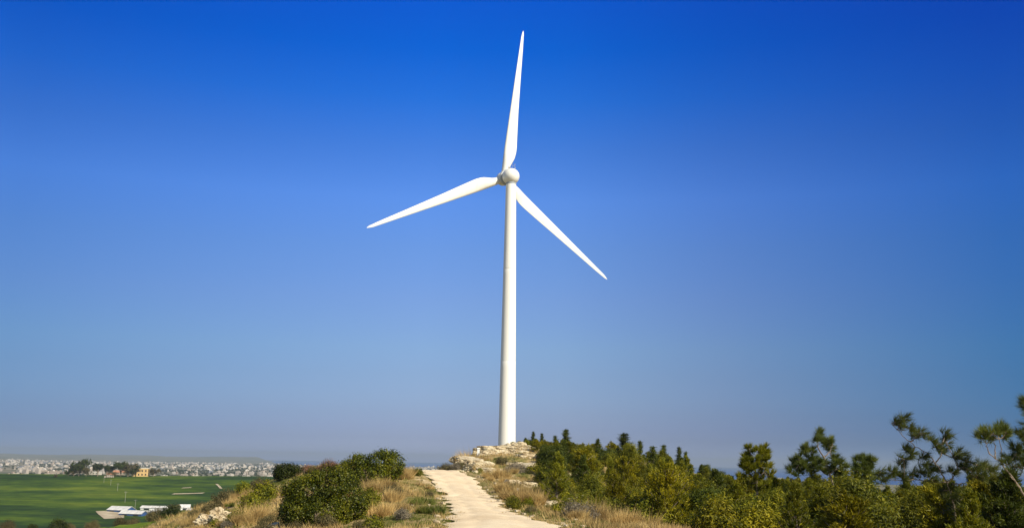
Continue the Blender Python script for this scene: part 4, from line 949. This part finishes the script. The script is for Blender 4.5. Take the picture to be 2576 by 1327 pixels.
def house(name, x, d, w, dp, h, wall, lb, gable=False, rot=0., y=1185):
    P = U(x, y, d); r = empty(name, (P[0], P[1], Hs(P[0], P[1]) - .5), rot)
    mb = MB(); mb.box((0, 0, h / 2), (w / 2, dp / 2, h / 2)); mb.box((-w * .62, dp * .1, h * .27), (w * .3, dp * .35, h * .27)); mb.build('wall', wall, r)
    mb = MB()
    if gable:
        e = .5; mb.add([(-w / 2 - e, -dp / 2 - e, h), (w / 2 + e, -dp / 2 - e, h), (w / 2 + e, dp / 2 + e, h), (-w / 2 - e, dp / 2 + e, h), (-w / 2 - e, 0, h + w * .2), (w / 2 + e, 0, h + w * .2)], [[0, 1, 5, 4], [2, 3, 4, 5], [0, 3, 2, 1]], [[0, 4, 3], [1, 2, 5]])
    else:
        for sx, sy, hx, hy in ((0, -dp / 2, w / 2 + .15, .2), (0, dp / 2, w / 2 + .15, .2), (-w / 2, 0, .2, dp / 2 - .3), (w / 2, 0, .2, dp / 2 - .3)): mb.box((sx, sy, h + .25), (hx, hy, .35))
    mb.build('roof', M_roof if gable else M_flat, r)
    for q in range(3):
        for fl in (.3, .72):
            mb = MB(); mb.box(((q - 1) * w * .3, -dp / 2 - .03, h * fl), (w * .055, .06, h * .10)); mb.build('window', M_dark, r)
    return tag(r, lb, 'house')
house('stone_house', 360, 1285, 14, 10, 11, M_yellow, 'yellow sandstone house with stepped left wing on the field crest', rot=R_(8))
house('white_house', 279, 1262, 8, 7, 4.5, M_wall, 'small white house below the crest trees', True, R_(15), 1186)
house('white_house', 240, 1330, 14, 9, 4.5, M_wall, 'white house behind the flat-topped crest trees', False, R_(-5), 1180)
house('white_house', 300, 1330, 13, 9, 5, M_wall, 'pinkish house between crest trees left of the sandstone house', True, R_(5), 1182)

# power poles crossing the field
pole0 = None
for k, (x, y, h, lb) in enumerate([(261, 1213, 5.5, 'farthest power pole, just below the crest trees'), (278, 1220, 7, 'second farthest power pole in the field'), (295, 1234, 8.5, 'power pole halfway down the green field'), (314, 1263, 11, 'tallest looking power pole above the farm sheds'), (339, 1280, 9, 'nearest power pole, rising behind the farm sheds')]):
    P = gxy(x, y)
    if pole0 is None:
        pole0 = empty('power_pole', (0, 0, 0)); mb = MB(); mb.tube([(0, 0, -.5), (0, 0, 10)], [.13, .09], 8); mb.build('pole', M_polewood, pole0)
        mb = MB(); mb.box((0, 0, 9.4), (1.1, .08, .08)); mb.box((-.9, 0, 9.6), (.06, .06, .14)); mb.box((.9, 0, 9.6), (.06, .06, .14)); mb.box((0, 0, 10.1), (.06, .06, .14)); mb.build('crossarm', M_polewood, pole0); o = pole0; o.location = P; o.scale = (1.3, 1.3, h / 10)
    else: o = copy_tree(pole0, P, rng.uniform(-.3, .3), (1.3, 1.3, h / 10))
    tag(o, lb, 'power pole', 'power poles crossing the field')

# ------------------------------------------------------------------ the white town on the plain
def town_shape(k, s=1.0):
    mb = MB(); w, d, h = [(9, 7, 6.5), (13, 9, 9.5), (7, 7, 4), (20, 11, 7), (11, 8, 14)][k]
    mb.box((0, 0, h / 2), (w / 2, d / 2, h / 2))
    mb.box((w * .2, 0, h + 1.1), (w * .15, d * .25, 1.1)); mb.box((0, -d / 2, h + .3), (w / 2 + .1, .15, .4)); mb.box((-w * .25, -d / 2 - .6, h * .45), (w * .18, .6, .15))
    if k == 2: mb.add([(-w / 2 - .3, -d / 2 - .3, h), (w / 2 + .3, -d / 2 - .3, h), (w / 2 + .3, d / 2 + .3, h), (-w / 2 - .3, d / 2 + .3, h), (0, 0, h + 2.4)], T=[[0, 1, 4], [1, 2, 4], [2, 3, 4], [3, 0, 4]], m=1)
    for fl in range(int(h // 3)):
        for q in range(int(w // 3)): mb.box((-w / 2 + 1.7 + q * 3, -d / 2 - .02, 1.7 + fl * 3.1), (.6, .05, .65), m=2)
    return mb
shapes = [town_shape(k) for k in range(5)]
tb = [s.build('town_building', [M_wall, M_roof, M_dark]) for s in shapes]; tu = [False] * 5
spots = []; tries = 0
while len(spots) < 2700 and tries < 60000:
    tries += 1; D = 2300 + 7600 * rng.random() ** .8; a = rng.uniform(-32, 20)
    dens = 1.0 if a < -1 else .03
    if a < -26: dens *= .6
    if a > -12 and D < 3600: dens *= .4
    x, y = D * math.sin(R_(a)), D * math.cos(R_(a))
    if rng.random() > dens * (1.9 * (vn(x * .0035, y * .0020, 131) * .6 + vn(x * .012, y * .004, 132) * .4) - .42): continue
    spots.append((x, y, D))
spots.sort(key=lambda q: q[2])
sx_, sy_ = np.array([q[0] for q in spots]), np.array([q[1] for q in spots]); sz_ = H(sx_, sy_)
mass = MB(); nfront = 0
for k, (x, y, D) in enumerate(spots):
    if sz_[k] < ZP - 1.5: continue
    t = int(rng.choice(5, p=[.3, .25, .2, .15, .1])); s = rng.uniform(.75, 1.25); rz = rng.uniform(-.5, .5)
    if nfront < 290 and abs(x / y) < .56:
        nfront += 1; o = put(t, tb, tu, (x, y, sz_[k] - .3), rz, s)
        lf = 'left of the crest trees' if x / y < -.40 else ('behind the crest, right of the sandstone house' if x / y < -.2 else 'on the plain right of the field')
        tag(o, f'small pale town building in the near rows {lf}', 'building', f'near town buildings {lf}')
    else:
        w, d, h = [(9, 7, 6.5), (13, 9, 9), (7, 7, 4), (22, 11, 6.5), (11, 8, 13)][t]
        mass.box((x, y, sz_[k] + h * s / 2 - .5), (w * s / 2, d * s / 2, h * s / 2), rz)
        mass.box((x, y + .5, sz_[k] + h * s + .5), (w * s * .18, d * s * .2, 1.0), rz)
tag(mass.build('distant_town', M_townmass), kind='stuff')
# tree belts between the town blocks
P = []
for k in range(3200):
    D = 2200 + 6800 * rng.random() ** 1.1; a = rng.uniform(-32, 20); x, y = D * math.sin(R_(a)), D * math.cos(R_(a))
    if vn(x * .006, y * .003, 141) < .38: continue
    for q in range(rng.integers(2, 6)): P.append((x + rng.normal() * 22, y + rng.normal() * 10, rng.uniform(2.5, 4.5)))
P = np.array(P); hz = H(P[:, 0], P[:, 1]); c = sph(60)
V = (np.column_stack([P[:, :2], hz + P[:, 2] * .9])[:, None, :] + c[None] * P[:, 2][:, None, None] * np.array([1.5, 1.2, 1.0]) * rng.uniform(.6, 1.0, (len(P), 60, 1))).reshape(-1, 3)
V2, Q2 = leaves(V, np.tile(c, (len(P), 1)), 2.6, 1.8); tag(mesh_np('distant_trees', V2, Q2, M_bush_dark), kind='stuff')
# pair of pale houses on the tan spur by the shore
for x, d, w, lb in [(1938, 3620, 16, 'left of two tiny white houses on the tan spur by the sea'), (1962, 3640, 20, 'right of two tiny white houses on the tan spur by the sea')]:
    house('white_house', x, d, w, 10, 8, M_wall, lb, y=1195)
